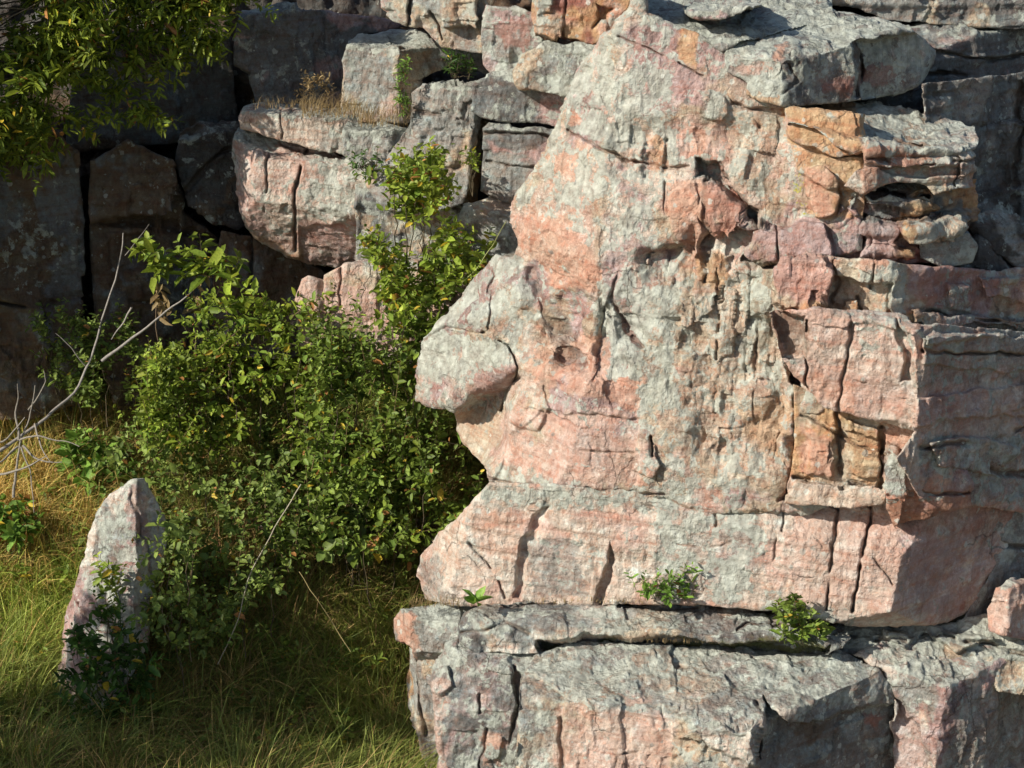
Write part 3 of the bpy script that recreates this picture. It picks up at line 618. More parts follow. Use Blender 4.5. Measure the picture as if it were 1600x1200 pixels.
R('right_shadow_block', 'tall shaded block behind the chin block at the right edge',
  [(1500, 780), (1720, 770), (1720, 960), (1540, 990), (1500, 970), (1560, 880)],
  [[((1590, 860, 12.95), (.5, -.86, .05)), ((1590, 800, 12.95), (0, -.2, 1))]], step=2, thick=.8, rnd=3, pal=('grey', 'dgrey'), lich=.45, dark=.35, cracks=[([(1560, 850), (1640, 855)], 4, .08)])
# ------------------------------------------------------------------ plinth
s1 = (1000, 948, 12.70)
R('long_shelf_slab', 'long flat grey shelf slab lying directly beneath the chin block',
  [(712, 990), (725, 962), (760, 946), (850, 938), (1100, 938), (1230, 946), (1320, 958), (1330, 1000), (1290, 1030), (1150, 1025), (1000, 1020), (850, 1020), (745, 1020)],
  [[(s1, (-.02, -.10, 1)), (tp(900, 982, s1, NT), (-.12, -.97, .15)), (tp(740, 975, s1, NT), (-.8, -.5, .3))]], step=1.5, thick=1.0, rnd=3, chips=1.0, rough=.9, warp=6, strata=.3,
  patches=[([(840, 1000), (1000, 998), (1150, 1002), (1300, 1004), (1300, 1040), (840, 1040)], -.25, 4)],
  cracks=[([(725, 990), (790, 975), (830, 990)], 3, .04), ([(1155, 985), (1170, 972), (1230, 978)], 4, .05), ([(700, 944), (900, 944), (1090, 944), (1230, 956), (1320, 974)], 3, .06)],
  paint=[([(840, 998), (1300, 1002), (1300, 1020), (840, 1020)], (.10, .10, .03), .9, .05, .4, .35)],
  pal=('grey', 'pale', 'tan', 'dgrey'), lich=.45, dark=.35, toplich=.1, yel=.05)
j1 = (700, 965, 12.95)
R('overhanging_corner_slab', 'grey corner slab with a smooth pink left end overhanging the grass',
  [(614, 968), (625, 950), (660, 944), (740, 945), (790, 960), (760, 1010), (700, 1060), (690, 1040), (650, 1030), (640, 1010), (618, 1000)],
  [[((650, 990, 12.95), (-.30, -.95, .05)), (tp(640, 962, (650, 966, 12.95), NT), (-.02, -.12, 1)), ((640, 985, 12.95), (-.85, -.45, .1)), ((650, 1020, 12.98), (-.1, -.7, -.7))]], step=1.5, thick=1.0, rnd=4, chips=1.0,
  pal=('grey', 'dgrey'), lich=.35, dark=.3, paint=[([(610, 960), (636, 950), (655, 1000), (650, 1040), (612, 1005)], 'salmon', .9, .05, .05)])
R('corner_pillar', 'narrow rusty pillar of rock under the overhanging corner slab beside the grass',
  [(640, 1010), (660, 1015), (720, 1020), (760, 1100), (760, 1290), (690, 1290), (655, 1150), (640, 1110), (636, 1050)],
  [[((680, 1080, 13.0), (-.05, -.99, .05)), ((660, 1080, 13.0), (-.9, -.4, .1))]], step=1.5, thick=1.0, rnd=3, chips=1.2, pal=('tan', 'grey', 'orange'), lich=.35, dark=.35, cracks=[([(655, 1030), (665, 1150)], 3, .05)])
k1 = (1000, 1014, 12.50); kt = (-.02, -.09, 1); ke = tp(900, 1098, k1, kt); kr = tp(1110, 1168, k1, kt)
R('left_front_block', 'grey and mauve front block with a vertical crack dividing it from the big corner block',
  [(692, 1010), (706, 985), (740, 992), (800, 1004), (850, 1010), (842, 1060), (818, 1110), (812, 1180), (806, 1290), (682, 1290), (680, 1110), (668, 1060), (676, 1040)],
  [[(tp(760, 1040, k1, kt), (-.22, -.96, .12)), (k1, kt), ((690, 1080, 12.1), (-.9, -.4, .15)), (tp(700, 1010, k1, kt), (-.5, -.6, .6))]], step=1.5, thick=1.2, rnd=7, chips=1.2, rough=1.2,
  patches=[([(668, 1045), (700, 1040), (708, 1070), (685, 1085), (665, 1078)], .05, 8), ([(755, 1160), (785, 1155), (780, 1185), (755, 1190)], .04, 3)],
  cracks=[([(806, 1040), (808, 1100), (796, 1160)], 3.5, .08), ([(750, 1085), (748, 1110)], 3, .04), ([(760, 1140), (752, 1200)], 2, .04)],
  pal=('rose', 'grey', 'dgrey', 'pink'), lich=.4, dark=.38, paint=[([(730, 1015), (810, 1020), (800, 1120), (740, 1060)], 'dgrey', .6, .45, .5), ([(668, 1060), (700, 1055), (700, 1290), (680, 1290)], 'pink', .7, .3, .1), ([(752, 1140), (785, 1140), (785, 1195), (752, 1190)], 'salmon', .8, .1, .1)])
R('big_corner_block', 'massive front block with sloping grey top, pink lit left face and dark right face',
  [(818, 1050), (836, 1022), (880, 1012), (1050, 1008), (1200, 1012), (1320, 1020), (1375, 1045), (1394, 1075), (1396, 1290), (806, 1290), (806, 1200), (812, 1110)],
  [[(k1, kt), (ke, (-.26, -.94, .16)), (kr, (.55, -.83, .02)), (tp(1000, 1120, k1, kt), (-.12, -.55, .8))]], step=1.5, thick=1.4, rnd=6, chips=.9, rough=.9, warp=7,
  patches=[([(812, 1050), (835, 1060), (880, 1085), (884, 1290), (800, 1290)], -.05, 8), ([(1196, 1090), (1240, 1130), (1290, 1126), (1370, 1100), (1400, 1095), (1400, 1290), (1190, 1290), (1180, 1160)], -.14, 4), ([(1060, 1150), (1110, 1140), (1180, 1130), (1182, 1200), (1130, 1180)], .08, 5)],
  cracks=[([(1180, 1100), (1190, 1150), (1176, 1220)], 3.5, .06), ([(875, 1120), (878, 1200)], 3, .03), ([(1060, 1035), (1075, 1040)], 3, .03), ([(960, 1180), (1000, 1176)], 2, .02)],
  pal=('grey', 'pale', 'tan', 'grey'), lich=.55, dark=.22, toplich=.12,
  paint=[([(872, 1100), (1040, 1120), (1060, 1160), (1020, 1290), (872, 1290)], 'pink', .75, .22, .05), ([(815, 1090), (872, 1100), (872, 1290), (806, 1290)], 'dgrey', .4, .35, .5), ([(970, 1086), (1010, 1084), (1008, 1094), (975, 1098)], 'pink', .8, .1), ([(1190, 1120), (1400, 1100), (1400, 1290), (1190, 1290)], 'dgrey', .6, .35, .4), ([(1350, 1110), (1375, 1112), (1370, 1135), (1350, 1130)], 'red', .7, .1), ([(1235, 1125), (1290, 1130), (1270, 1170), (1240, 1150)], 'brown', .8, .1)])  # large dark grey area on the right face: its shade put into colour
l1 = (1470, 1040, 12.15)
R('right_front_block', 'cracked grey block with a pale lit edge, bottom right beside the big corner block',
  [(1330, 1020), (1385, 1000), (1440, 995), (1500, 1000), (1560, 1010), (1720, 1030), (1720, 1290), (1396, 1290), (1396, 1080), (1372, 1048)],
  [[((1420, 1120, 12.1), (-.45, -.88, .12)), ((1470, 1110, 12.0), (.55, -.83, .05)), ((1440, 1040, 12.25), (.02, -.22, 1))]], step=1.5, thick=1.3, rnd=4, chips=1.1, rough=1.0, warp=7,
  patches=[([(1560, 1080), (1720, 1060), (1720, 1290), (1550, 1290)], -.15, 8), ([(1398, 1080), (1425, 1110), (1460, 1200), (1460, 1290), (1390, 1290)], -.10, 4)], cracks=[([(1330, 1025), (1375, 1050), (1396, 1080)], 4, .08)],
  pal=('pale', 'grey', 'rose'), lich=.4, dark=.3, paint=[([(1398, 1080), (1450, 1150), (1460, 1290), (1398, 1290)], 'rose', .7, .2), ([(1480, 1080), (1720, 1060), (1720, 1290), (1480, 1290)], 'dgrey', .5, .4, .4)])  # dark grey right of the corner: that side's shade painted on
R('rubble_shelf', 'broken grey-green rubble shelf between the chin block and the right front block',
  [(1290, 1000), (1325, 975), (1400, 975), (1500, 970), (1540, 960), (1720, 960), (1720, 1120), (1560, 1080), (1480, 1040), (1380, 1030), (1320, 1025)],
  [[((1400, 1010, 12.45), (-.05, -.45, 1)), ((1400, 1016, 12.42), (-.1, -.9, .3))]], step=1.5, thick=.8, rnd=3, chips=1.4, rough=1.1, warp=8, pal=('grey', 'green', 'tan'), lich=.5, dark=.3, yel=.1,
  patches=[([(1380, 985), (1420, 990), (1410, 1012), (1370, 1005)], .1, 4), ([(1440, 985), (1500, 985), (1560, 1000), (1500, 1015)], .08, 5)],
  cracks=[([(1300, 990), (1380, 1005), (1460, 990), (1560, 1010), (1620, 1030)], 4, .06)])
# ------------------------------------------------------------------ background outcrop (about 3 m further)
o1 = (520, 230, 16.12); on = (-.18, -.97, .06)
R('lit_bulging_boulder', 'sunlit pale pink boulder with a vertical crack and undercut rounded base at left',
  [(365, 212), (378, 198), (440, 214), (520, 236), (560, 250), (640, 262), (650, 290), (648, 410), (560, 414), (520, 422), (492, 414), (450, 400), (400, 372), (380, 340), (368, 290), (360, 240)],
  [[(o1, on), ((385, 260, 16.36), (-.72, -.66, .1)), ((480, 345, 16.25), (-.2, -.80, -.55)), ((600, 250, 16.2), (0, -.3, 1)), ((640, 300, 16.1), (.5, -.85, .1))]], step=1.6, thick=1.4, rnd=6, chips=.8, rough=1.2,
  cracks=[([(477, 232), (470, 270), (463, 300), (462, 340), (464, 400)], 2.6, .09), ([(372, 200), (410, 216), (480, 236), (530, 245)], 3, .06), ([(415, 326), (440, 330), (450, 322)], 4, .08), ([(420, 240), (418, 300)], 1.8, .04)],
  patches=[([(470, 350), (560, 345), (650, 352), (650, 425), (470, 425)], -.05, 6)],
  pal=('cream', 'pale', 'pink'), lich=.45, dark=.15, toplich=.2, paint=[([(420, 225), (475, 235), (470, 280), (430, 260)], 'pink', .7, .2), ([(475, 250), (560, 250), (550, 340), (475, 340)], 'pale', .6, .72), ([(360, 215), (420, 240), (420, 390), (365, 330)], 'rose', .4, .35, .3), ([(470, 345), (640, 345), (640, 420), (470, 420)], 'rose', .6, .2, .3), ([(380, 350), (480, 400), (470, 410), (400, 380)], 'orange', .6, .1)])
p1 = (440, 190, 16.3)
R('pink_edged_slab', 'thin flat slab with a sunlit pink edge resting on the lit bulging boulder',
  [(372, 182), (380, 166), (430, 160), (520, 165), (600, 176), (640, 200), (580, 240), (535, 242), (500, 236), (440, 220), (374, 202)],
  [[((450, 205, 16.24), (-.16, -.97, .05)), ((376, 170, 16.42), (.0, -.10, 1)), (tp(530, 215, (450, 205, 16.24), (-.16, -.97, .05)), (.3, -.92, .1)), ]], step=1.5, thick=1.3, rnd=3, chips=.9,
  pal=('pink', 'salmon', 'cream'), lich=.28, dark=.15, toplich=.4, cracks=[([(440, 175), (442, 215)], 1.8, .03)], paint=[([(500, 200), (545, 205), (545, 245), (500, 235)], 'grey', .6, .55, .3)])
R('grey_cube_stone', 'small grey squarish stone between the pink edged slab and the leaning grey rock',
  [(535, 205), (545, 190), (600, 192), (640, 200), (635, 240), (600, 262), (570, 270), (538, 240)], [[((570, 225, 15.95), (-.15, -.97, .08)), ((570, 205, 15.95), (0, -.15, 1)), ((612, 215, 15.95), (.5, -.85, .1))]], step=1.6, thick=.9, rnd=4, chips=1.0, pal=('grey', 'pale'), lich=.5, dark=.25)
R('leaning_grey_rock', 'large leaning grey rock with stepped left edge in the middle background',
  [(590, 270), (612, 235), (640, 190), (642, 145), (660, 128), (700, 122), (745, 125), (752, 180), (742, 260), (725, 315), (690, 330), (600, 330), (575, 290)],
  [[((690, 210, 15.75), (-.12, -.97, .18)), ((700, 140, 15.75), (0, -.2, 1)), ((738, 200, 15.75), (.75, -.65, .1)), ((600, 250, 15.9), (-.6, -.7, .4))]], step=1.5, thick=1.2, rnd=4, chips=1.2, rough=1.2, pal=('grey', 'dgrey', 'tan'), lich=.35, dark=.4,
  cracks=[([(645, 255), (700, 262), (735, 250)], 3, .05), ([(642, 170), (700, 180)], 3, .03)])
R('rusty_cleft_rock', 'rusty orange rock inside the cleft right of the leaning grey rock',
  [(690, 190), (745, 180), (765, 190), (760, 250), (748, 320), (715, 340), (690, 320)], [[((740, 260, 16.1), (.3, -.93, .1))]], step=2, thick=.8, pal=('orange', 'tan'), lich=.1, dark=.3)
R('long_grey_lintel', 'grey lintel-like block bridging the cleft, resting above the square grey block',
  [(738, 130), (770, 112), (810, 108), (860, 100), (930, 80), (930, 180), (880, 200), (855, 196), (800, 190), (752, 184), (736, 175)],
  [[((820, 150, 15.2), (-.1, -.98, .08)), ((790, 125, 15.2), (0, -.25, 1))]], step=1.6, thick=1.2, rnd=4, chips=1.3, rough=1.2, pal=('dgrey', 'grey', 'rose'), lich=.4, dark=.38)
R('square_grey_block', 'square grey block with a thin split top under the grey lintel block',
  [(755, 200), (765, 190), (810, 194), (900, 205), (880, 330), (800, 318), (770, 308), (748, 300), (752, 250)],
  [[((800, 250, 15.1), (-.12, -.98, .08)), ((800, 203, 15.1), (0, -.2, 1))]], step=1.6, thick=1.1, rnd=4, chips=1.0, pal=('dgrey', 'grey', 'rose'), lich=.30, dark=.4, cracks=[([(755, 205), (800, 208), (870, 212)], 3, .06), ([(760, 252), (860, 262)], 2, .04)])
R('low_mossy_rock', 'low dark grey rock with yellow mossy top between shrub and forehead of the profile rock',
  [(715, 345), (725, 322), (765, 310), (805, 318), (830, 360), (812, 420), (760, 450), (720, 440)], [[((760, 370, 14.9), (-.1, -.97, .15)), ((760, 332, 14.9), (0, -.3, 1))]], step=1.7, thick=.9, rnd=5, chips=1.3, pal=('grey', 'dgrey'), lich=.4, dark=.4, yel=.2, strata=.5, paint=[([(730, 305), (800, 310), (790, 332), (735, 335)], 'tan', .6, .3, .2, .6)])
R('half_hidden_grey_rock', 'grey rock half hidden behind the tall leafy shrub right of the lit boulder',
  [(555, 285), (600, 265), (690, 300), (740, 330), (745, 440), (640, 430), (556, 415)], [[((640, 350, 15.9), (.05, -.99, .08)), ((640, 300, 15.9), (0, -.3, 1))]], step=2, thick=.9, rnd=4, chips=1.3, pal=('grey', 'dgrey', 'tan'), lich=.4, dark=.35)
R('tall_red_white_rock', 'upright red and white rock standing above the long grey lintel',
  [(752, 25), (760, 6), (800, 8), (835, 20), (850, 60), (850, 110), (800, 115), (768, 118), (755, 100)], [[((800, 60, 15.4), (-.2, -.96, .1)), ((800, 15, 15.4), (0, -.2, 1))]], step=1.6, thick=1.0, rnd=4, chips=1.2, pal=('rose', 'pale', 'grey'), lich=.45, dark=.2, paint=[([(775, 30), (830, 35), (825, 80), (790, 75)], 'red', .7, .15)])
R('bumpy_grey_boulder', 'rough grey boulder on the lintel touching the left edge of the profile rock',
  [(800, 110), (815, 82), (850, 66), (900, 68), (950, 60), (950, 150), (880, 150), (810, 140)], [[((860, 100, 15.0), (-.2, -.95, .2)), ((860, 75, 15.0), (0, -.3, 1))]], step=1.6, thick=1.0, rnd=6, chips=1.6, rough=1.4, pal=('grey', 'dgrey', 'tan'), lich=.45, dark=.35)
R('orange_red_crag', 'orange-red crag with yellow lichen at the top edge left of the profile forehead',
  [(830, -60), (1030, -60), (1000, 20), (955, 50), (925, 72), (880, 66), (835, 58), (830, 20)], [[((900, 30, 15.1), (-.1, -.98, .1))]], step=1.6, thick=1.0, rnd=3, chips=1.8, rough=1.3, pal=('orange', 'salmon', 'grey', 'red'), lich=.25, dark=.25, yel=.35,
  patches=[([(835, -60), (862, -60), (860, 20), (838, 25)], .06, 3), ([(838, 22), (885, 24), (878, 62), (835, 55)], .05, 3), ([(930, 5), (960, 15), (950, 35), (925, 45)], -.08, 3)], cracks=[([(830, 56), (880, 64), (925, 72)], 3, .08), ([(884, -20), (880, 60)], 2, .06)], paint=[([(835, -60), (862, -60), (860, 20), (838, 25)], 'grey', .7, .6), ([(838, 22), (885, 24), (878, 62), (835, 55)], 'tan', .6, .4)])
R('overhang_block', 'pale brown overhanging block cut by a crack at the top centre',
  [(594, -60), (594, 12), (615, 28), (645, 38), (660, 45), (690, 76), (755, 84), (760, 30), (770, -60)], [[((670, 20, 15.7), (-.25, -.95, .05))]], step=1.6, thick=1.2, rnd=3, chips=1.4, pal=('tan', 'grey', 'cream', 'rose'), lich=.4, dark=.25,
  patches=[([(594, -60), (638, -60), (640, 36), (594, 12)], .05, 4), ([(695, -60), (750, -60), (748, 46), (690, 44)], .12, 5)], cracks=[([(640, -20), (639, 36)], 3, .08), ([(675, 20), (690, 60)], 3, .05)])
R('dark_recess_block', 'brown shaded block tucked beneath the pale overhanging block',
  [(680, 55), (760, 40), (790, 60), (790, 130), (690, 90)], [[((730, 75, 16.4), (0, -.99, .1)), ((730, 66, 16.4), (0, -.3, 1))]], step=2, thick=.8, pal=('brown', 'dgrey'), lich=.2, dark=.4)
q1 = (600, 95, 16.4)
R('dappled_cube_block', 'cube-like grey-pink block with flat top and dappled left face in the upper left',
  [(535, 95), (545, 60), (560, 50), (620, 38), (680, 55), (712, 78), (705, 100), (660, 122), (650, 190), (636, 195), (560, 190), (532, 185), (536, 130)],
  [[((590, 130, 16.2), (-.30, -.94, .08)), (tp(625, 88, (590, 130, 16.2), (-.3, -.94, .08)), (.65, -.75, .05)), (tp(600, 78, (590, 130, 16.2), (-.3, -.94, .08)), (.03, -.08, 1))]], step=1.6, thick=1.3, rnd=4, chips=1.0, pal=('grey', 'rose', 'tan'), lich=.35, dark=.25, paint=[([(600, 150), (630, 150), (630, 190), (595, 190)], 'pink', .7, .1), ([(540, 150), (590, 160), (590, 195), (540, 190)], 'tan', .6, .2)])
R('shaded_grey_block', 'large shaded grey-purple block with a dark flat top in the upper left',
  [(368, 40), (380, 16), (420, 8), (500, 14), (600, 30), (640, 40), (560, 56), (545, 90), (540, 175), (480, 170), (400, 160), (388, 110), (365, 100)],
  [[((450, 90, 16.9), (.45, -.89, .1)), ((450, 26, 16.85), (0, -.10, 1))]], step=1.8, thick=1.3, rnd=5, chips=1.4, rough=1.3, pal=('dgrey', 'dgrey', 'rose'), lich=.22, dark=.4, paint=[([(480, 100), (540, 90), (540, 130), (490, 130)], 'rose', .7, .2)])
R('fallen_pale_slab', 'pale tan slab half buried in the thicket below the lit boulder',
  [(508, 430), (540, 412), (600, 406), (660, 404), (720, 410), (780, 440), (760, 560), (700, 600), (520, 590), (505, 500)],
  [[((600, 470, 15.35), (-.12, -.97, .2)), ((600, 418, 15.4), (0, -.3, 1))]], step=1.8, thick=.9, rnd=4, chips=.9, pal=('cream', 'tan', 'pink'), lich=.22, dark=.1, cracks=[([(534, 420), (530, 480)], 2, .04)])
R('pointed_pink_stone', 'small upright pointed pink stone left of the fallen pale slab',
  [(466, 520), (462, 470), (470, 436), (482, 430), (508, 438), (512, 470), (510, 540), (470, 545)], [[((488, 480, 15.4), (-.2, -.97, .1)), ((500, 470, 15.4), (.6, -.8, .2))]], step=1.6, thick=.5, rnd=5, chips=1.0, pal=('pink', 'rose'), lich=.2, dark=.15)
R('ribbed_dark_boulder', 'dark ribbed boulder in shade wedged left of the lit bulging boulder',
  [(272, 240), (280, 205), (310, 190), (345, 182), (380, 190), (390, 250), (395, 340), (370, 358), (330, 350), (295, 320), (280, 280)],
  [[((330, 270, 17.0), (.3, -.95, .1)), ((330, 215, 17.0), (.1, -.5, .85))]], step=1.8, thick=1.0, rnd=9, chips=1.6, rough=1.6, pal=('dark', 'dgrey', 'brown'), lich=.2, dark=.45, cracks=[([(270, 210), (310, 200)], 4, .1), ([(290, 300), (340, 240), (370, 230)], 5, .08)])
# dark shaded cliff at left
cl = (.62, -.78, .08)
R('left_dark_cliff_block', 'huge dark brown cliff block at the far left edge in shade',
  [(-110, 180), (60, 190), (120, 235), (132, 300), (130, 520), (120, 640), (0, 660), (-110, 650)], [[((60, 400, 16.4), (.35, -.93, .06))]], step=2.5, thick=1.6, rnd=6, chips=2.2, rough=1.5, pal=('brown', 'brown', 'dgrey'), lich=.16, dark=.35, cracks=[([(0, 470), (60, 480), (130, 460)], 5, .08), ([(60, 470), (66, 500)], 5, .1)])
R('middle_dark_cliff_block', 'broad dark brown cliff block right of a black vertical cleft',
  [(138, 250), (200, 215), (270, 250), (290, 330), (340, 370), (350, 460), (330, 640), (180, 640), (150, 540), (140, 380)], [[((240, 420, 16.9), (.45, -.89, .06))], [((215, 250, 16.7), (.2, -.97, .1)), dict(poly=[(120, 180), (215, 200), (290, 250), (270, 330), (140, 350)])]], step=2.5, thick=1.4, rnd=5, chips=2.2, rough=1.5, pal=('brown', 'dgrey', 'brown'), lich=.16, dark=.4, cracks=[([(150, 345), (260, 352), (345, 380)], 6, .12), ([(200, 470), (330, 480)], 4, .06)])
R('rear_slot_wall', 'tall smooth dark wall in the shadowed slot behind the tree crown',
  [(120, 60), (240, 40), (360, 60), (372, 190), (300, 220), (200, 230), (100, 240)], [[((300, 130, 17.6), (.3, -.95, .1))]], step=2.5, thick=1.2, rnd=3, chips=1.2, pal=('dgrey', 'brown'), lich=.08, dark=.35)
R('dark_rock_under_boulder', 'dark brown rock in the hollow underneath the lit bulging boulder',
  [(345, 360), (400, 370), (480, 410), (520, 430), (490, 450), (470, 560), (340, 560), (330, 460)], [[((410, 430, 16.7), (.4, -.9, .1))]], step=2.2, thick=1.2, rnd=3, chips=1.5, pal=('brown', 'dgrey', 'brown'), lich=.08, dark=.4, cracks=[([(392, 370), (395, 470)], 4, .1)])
# backing cliff: closes the view; dark colour paints shade into gaps between blocks
R('rear_cliff', None,
  [(-110, -90), (1710, -90), (1710, 700), (1400, 800), (700, 760), (-110, 800)], [[((800, 300, 18.0), (0.02, -.99, .16))], [((1300, 100, 15.6), (.1, -.98, .16)), dict(poly=[(1000, -100), (1800, -100), (1800, 900), (1000, 900)])]], step=5, thick=3, rnd=3, chips=2.5, rough=3, pal=('dark', 'brown'), lich=.02, dark=.5, kind='structure')
# boulders in the grass
R('leaning_spike_boulder', 'tall pointed grey-pink boulder leaning in the grass at lower left',
  [(84, 1075), (94, 1000), (106, 945), (128, 890), (140, 835), (156, 795), (180, 768), (205, 750), (226, 748), (246, 775), (262, 820), (258, 880), (240, 930), (232, 975), (222, 1030), (190, 1080), (150, 1120), (90, 1120)],
  [[((180, 900, 13.75), (-.42, -.86, .30)), ((222, 880, 13.75), (.75, -.62, .2)), ((118, 930, 13.85), (-.9, -.4, .2))]], step=1.6, thick=.8, rnd=5, chips=1.1, rough=1.2, pal=('pale', 'pale', 'grey', 'rose'), lich=.55, dark=.12,
  cracks=[([(205, 760), (225, 840), (240, 900)], 2.5, .02), ([(120, 940), (160, 985), (210, 990)], 2, .02)], paint=[([(192, 755), (222, 760), (228, 850), (205, 830)], 'rose', .6, .3, .4)])
def ground_hit(px, py):
    Y = np.full(np.shape(px), 15.0)
    d = ray(px, py)
    for _ in range(30):
        t = Y / d[..., 1]; P = C0 + d * t[..., None]
        zg = gz(P[..., 0], P[..., 1]); e = P[..., 2] - zg
        Y = np.clip(Y + e / .85, 9, 24)
    return Y
for (lab, x, y, a_, b_, pl) in [('low pale stone lying in weeds beside the forked driftwood', 108, 634, 30, 17, ('grey', 'pale')), ('pinkish stone glimpsed in the thicket above the long pale stalk', 428, 795, 34, 26, ('rose', 'brown')),
                                ('brown stone in deep shade left of the chin block', 672, 835, 58, 30, ('brown', 'tan'))]:
    Yd = float(ground_hit(x, y + b_ * .6)) - .12; q = [(-1, .5), (-.85, -.3), (-.45, -.8), (.05, -1), (.5, -.75), (.9, -.2), (1.05, .5), (.6, 1.4), (-.6, 1.4)]
    R('half_buried_stone', lab, [(x + a_ * u, y + b_ * v) for u, v in q],
      [[((x - a_ * .2, y, Yd), (-.4, -.85, .3)), ((x + a_ * .3, y, Yd), (.5, -.8, .3)), ((x, y - b_ * .5, Yd), (0, -.3, 1))]], step=2, thick=.4, rnd=3, chips=1.0, pal=pl, lich=.3, dark=.4)
# ------------------------------------------------------------------ vegetation
rg = np.random.default_rng(11)
def sample_poly(poly, n, noise_px=60, gap=-.15, seed=0):
    poly = np.array(poly, float); out = []
    lo = poly.min(0); hi = poly.max(0); got = 0
    while got < n:
        p = lo + (hi - lo) * rg.random((n * 3, 2))
        s, _, _ = poly_sd(p[:, 0], p[:, 1], [tuple(q) for q in poly])
        nz = fbm(np.stack([p[:, 0] / noise_px, p[:, 1] / noise_px, np.full(len(p), seed * 1.7)], -1), 3, 500 + seed)
        p = p[(s + 14 * nz * 2 > 0) & (nz > gap + rg.normal(0, .06, len(p)))]
        out.append(p); got += len(p)
    return np.concatenate(out)[:n]
def unit(v): return v / (np.linalg.norm(v, axis=-1, keepdims=True) + 1e-9)
class Bag:
    def __init__(s): s.V = []; s.Fq = []; s.Ft = []; s.C = []; s.n = 0
    def leaves(s, P, D, L, W, col, droop=.15, up=None, wide=.45):
        n = len(P); D = unit(D); L = np.broadcast_to(L, (n,))[:, None]; W = np.broadcast_to(W, (n,))[:, None]
        r = unit(np.cross(D, unit(rg.normal(0, .55, (n, 3)) + (np.array([0, 0, 1.]) if up is None else up))))
        nn = unit(np.cross(r, D)); nn = np.where(nn[:, 2:3] < 0, -nn, nn)
        f = W * .22; curl = rg.uniform(-.3, 1.2, (n, 1)) * droop * L
        b = P; t = P + D * L - nn * curl
        m1 = P + D * L * wide * .55 + nn * 0; m2 = P + D * L * (wide + .27) - nn * curl * .45
        v = np.stack([b, m1 + r * W * .42 + nn * f, m2 + r * W * .40 + nn * f, t, m2 - r * W * .40 + nn * f, m1 - r * W * .42 + nn * f], 1)
        k = s.n + np.arange(n)[:, None] * 6
        s.Fq.append(np.concatenate([k + np.array([0, 3, 2, 1]), k + np.array([0, 5, 4, 3])]))
        s.V.append(v.reshape(-1, 3)); s.C.append(np.repeat(col, 6, 0)); s.n += n * 6
    def blades(s, P, H, lean, W, col, seg=3):
        n = len(P); az = rg.uniform(0, 2 * math.pi, n); sd = np.stack([np.cos(az), np.sin(az), 0 * az], -1)
        ln = unit(lean); ts = np.linspace(0, 1, seg + 1); rows = []
        bend = np.linalg.norm(lean, axis=-1, keepdims=True)
        for t in ts:
            c = P + np.array([0, 0, 1.]) * (H[:, None] * (t - .35 * bend * t * t)) + ln * H[:, None] * bend * t * t
            wd = W[:, None] * (1 - t) * .5
            if t < 1: rows += [c + sd * wd, c - sd * wd]
            else: rows += [c]
        v = np.stack(rows, 1); m = v.shape[1]; k = s.n + np.arange(n)[:, None] * m
        for j in range(seg - 1): s.Fq.append(k + np.array([2 * j, 2 * j + 1, 2 * j + 3, 2 * j + 2]))
        s.Ft.append(k + np.array([2 * seg - 2, 2 * seg - 1, 2 * seg]))
        s.V.append(v.reshape(-1, 3)); s.C.append(np.repeat(col, m, 0)); s.n += n * m
    def tube(s, pts, r0, r1, col, sides=5):
        pts = np.asarray(pts, float); n = len(pts); tg = unit(np.gradient(pts, axis=0))
        a = unit(np.cross(tg, np.array([.3, .9, .2]))); b = np.cross(tg, a)
        rr = np.linspace(r0, r1, n)[:, None, None]
        th = np.arange(sides) * 2 * math.pi / sides
        v = pts[:, None] + rr * (a[:, None] * np.cos(th)[None, :, None] + b[:, None] * np.sin(th)[None, :, None])
        k = s.n + np.arange(n * sides).reshape(n, sides); kr = np.roll(k, -1, 1)
        s.Fq.append(np.stack([k[:-1], kr[:-1], kr[1:], k[1:]], -1).reshape(-1, 4))
        s.V.append(v.reshape(-1, 3)); s.C.append(np.tile(np.asarray(col, float), (n * sides, 1))); s.n += n * sides
    def build(s, name, mat, parent=None, origin=None, smooth=False):
        V = np.concatenate(s.V); C = np.clip(np.concatenate(s.C), .004, .9)
        flat = []; tot = []
        if s.Fq: q = np.concatenate(s.Fq); flat.append(q.ravel()); tot.append(np.full(len(q), 4))
        if s.Ft: t = np.concatenate(s.Ft); flat.append(t.ravel()); tot.append(np.full(len(t), 3))
        o = origin if origin is not None else (tuple(parent.location) if parent is not None else (0, 0, 0))
        return new_mesh(name, V, np.concatenate(flat), np.concatenate(tot), mat, parent, o, smooth, {'Col': C})
GREENS = dict(mid=((.155, .225, .032), (.24, .31, .05), (.08, .135, .025)), yel=((.19, .26, .03), (.30, .34, .04), (.10, .17, .025)), blue=((.16, .225, .045), (.25, .31, .065), (.085, .135, .03)),
              deep=((.045, .10, .015), (.07, .14, .02), (.025, .06, .01)), bright=((.15, .27, .04), (.22, .33, .05), (.09, .18, .03)), dry=((.30, .22, .10), (.38, .28, .14), (.20, .13, .06)), tree=((.16, .215, .02), (.30, .34, .035), (.07, .11, .015)))
def pick(pal, n, odd=.03, oddc=((.50, .36, .04), (.34, .16, .05))):
    p = np.array(GREENS[pal]); w = rg.dirichlet((1.2, .8, .9), n); c = w @ p
    c *= rg.uniform(.75, 1.25, (n, 1)); m = rg.random(n) < odd; c[m] = np.array(oddc)[rg.integers(0, len(oddc), m.sum())]
    return c
def curve(a, b, sag, n=7, wob=.03):
    t = np.linspace(0, 1, n)[:, None]; a = np.asarray(a); b = np.asarray(b)
    p = a + (b - a) * t + np.array(sag) * (4 * t * (1 - t)) * .5
    return p + np.concatenate([np.zeros((1, 3)), rg.normal(0, wob, (n - 2, 3)), np.zeros((1, 3))])
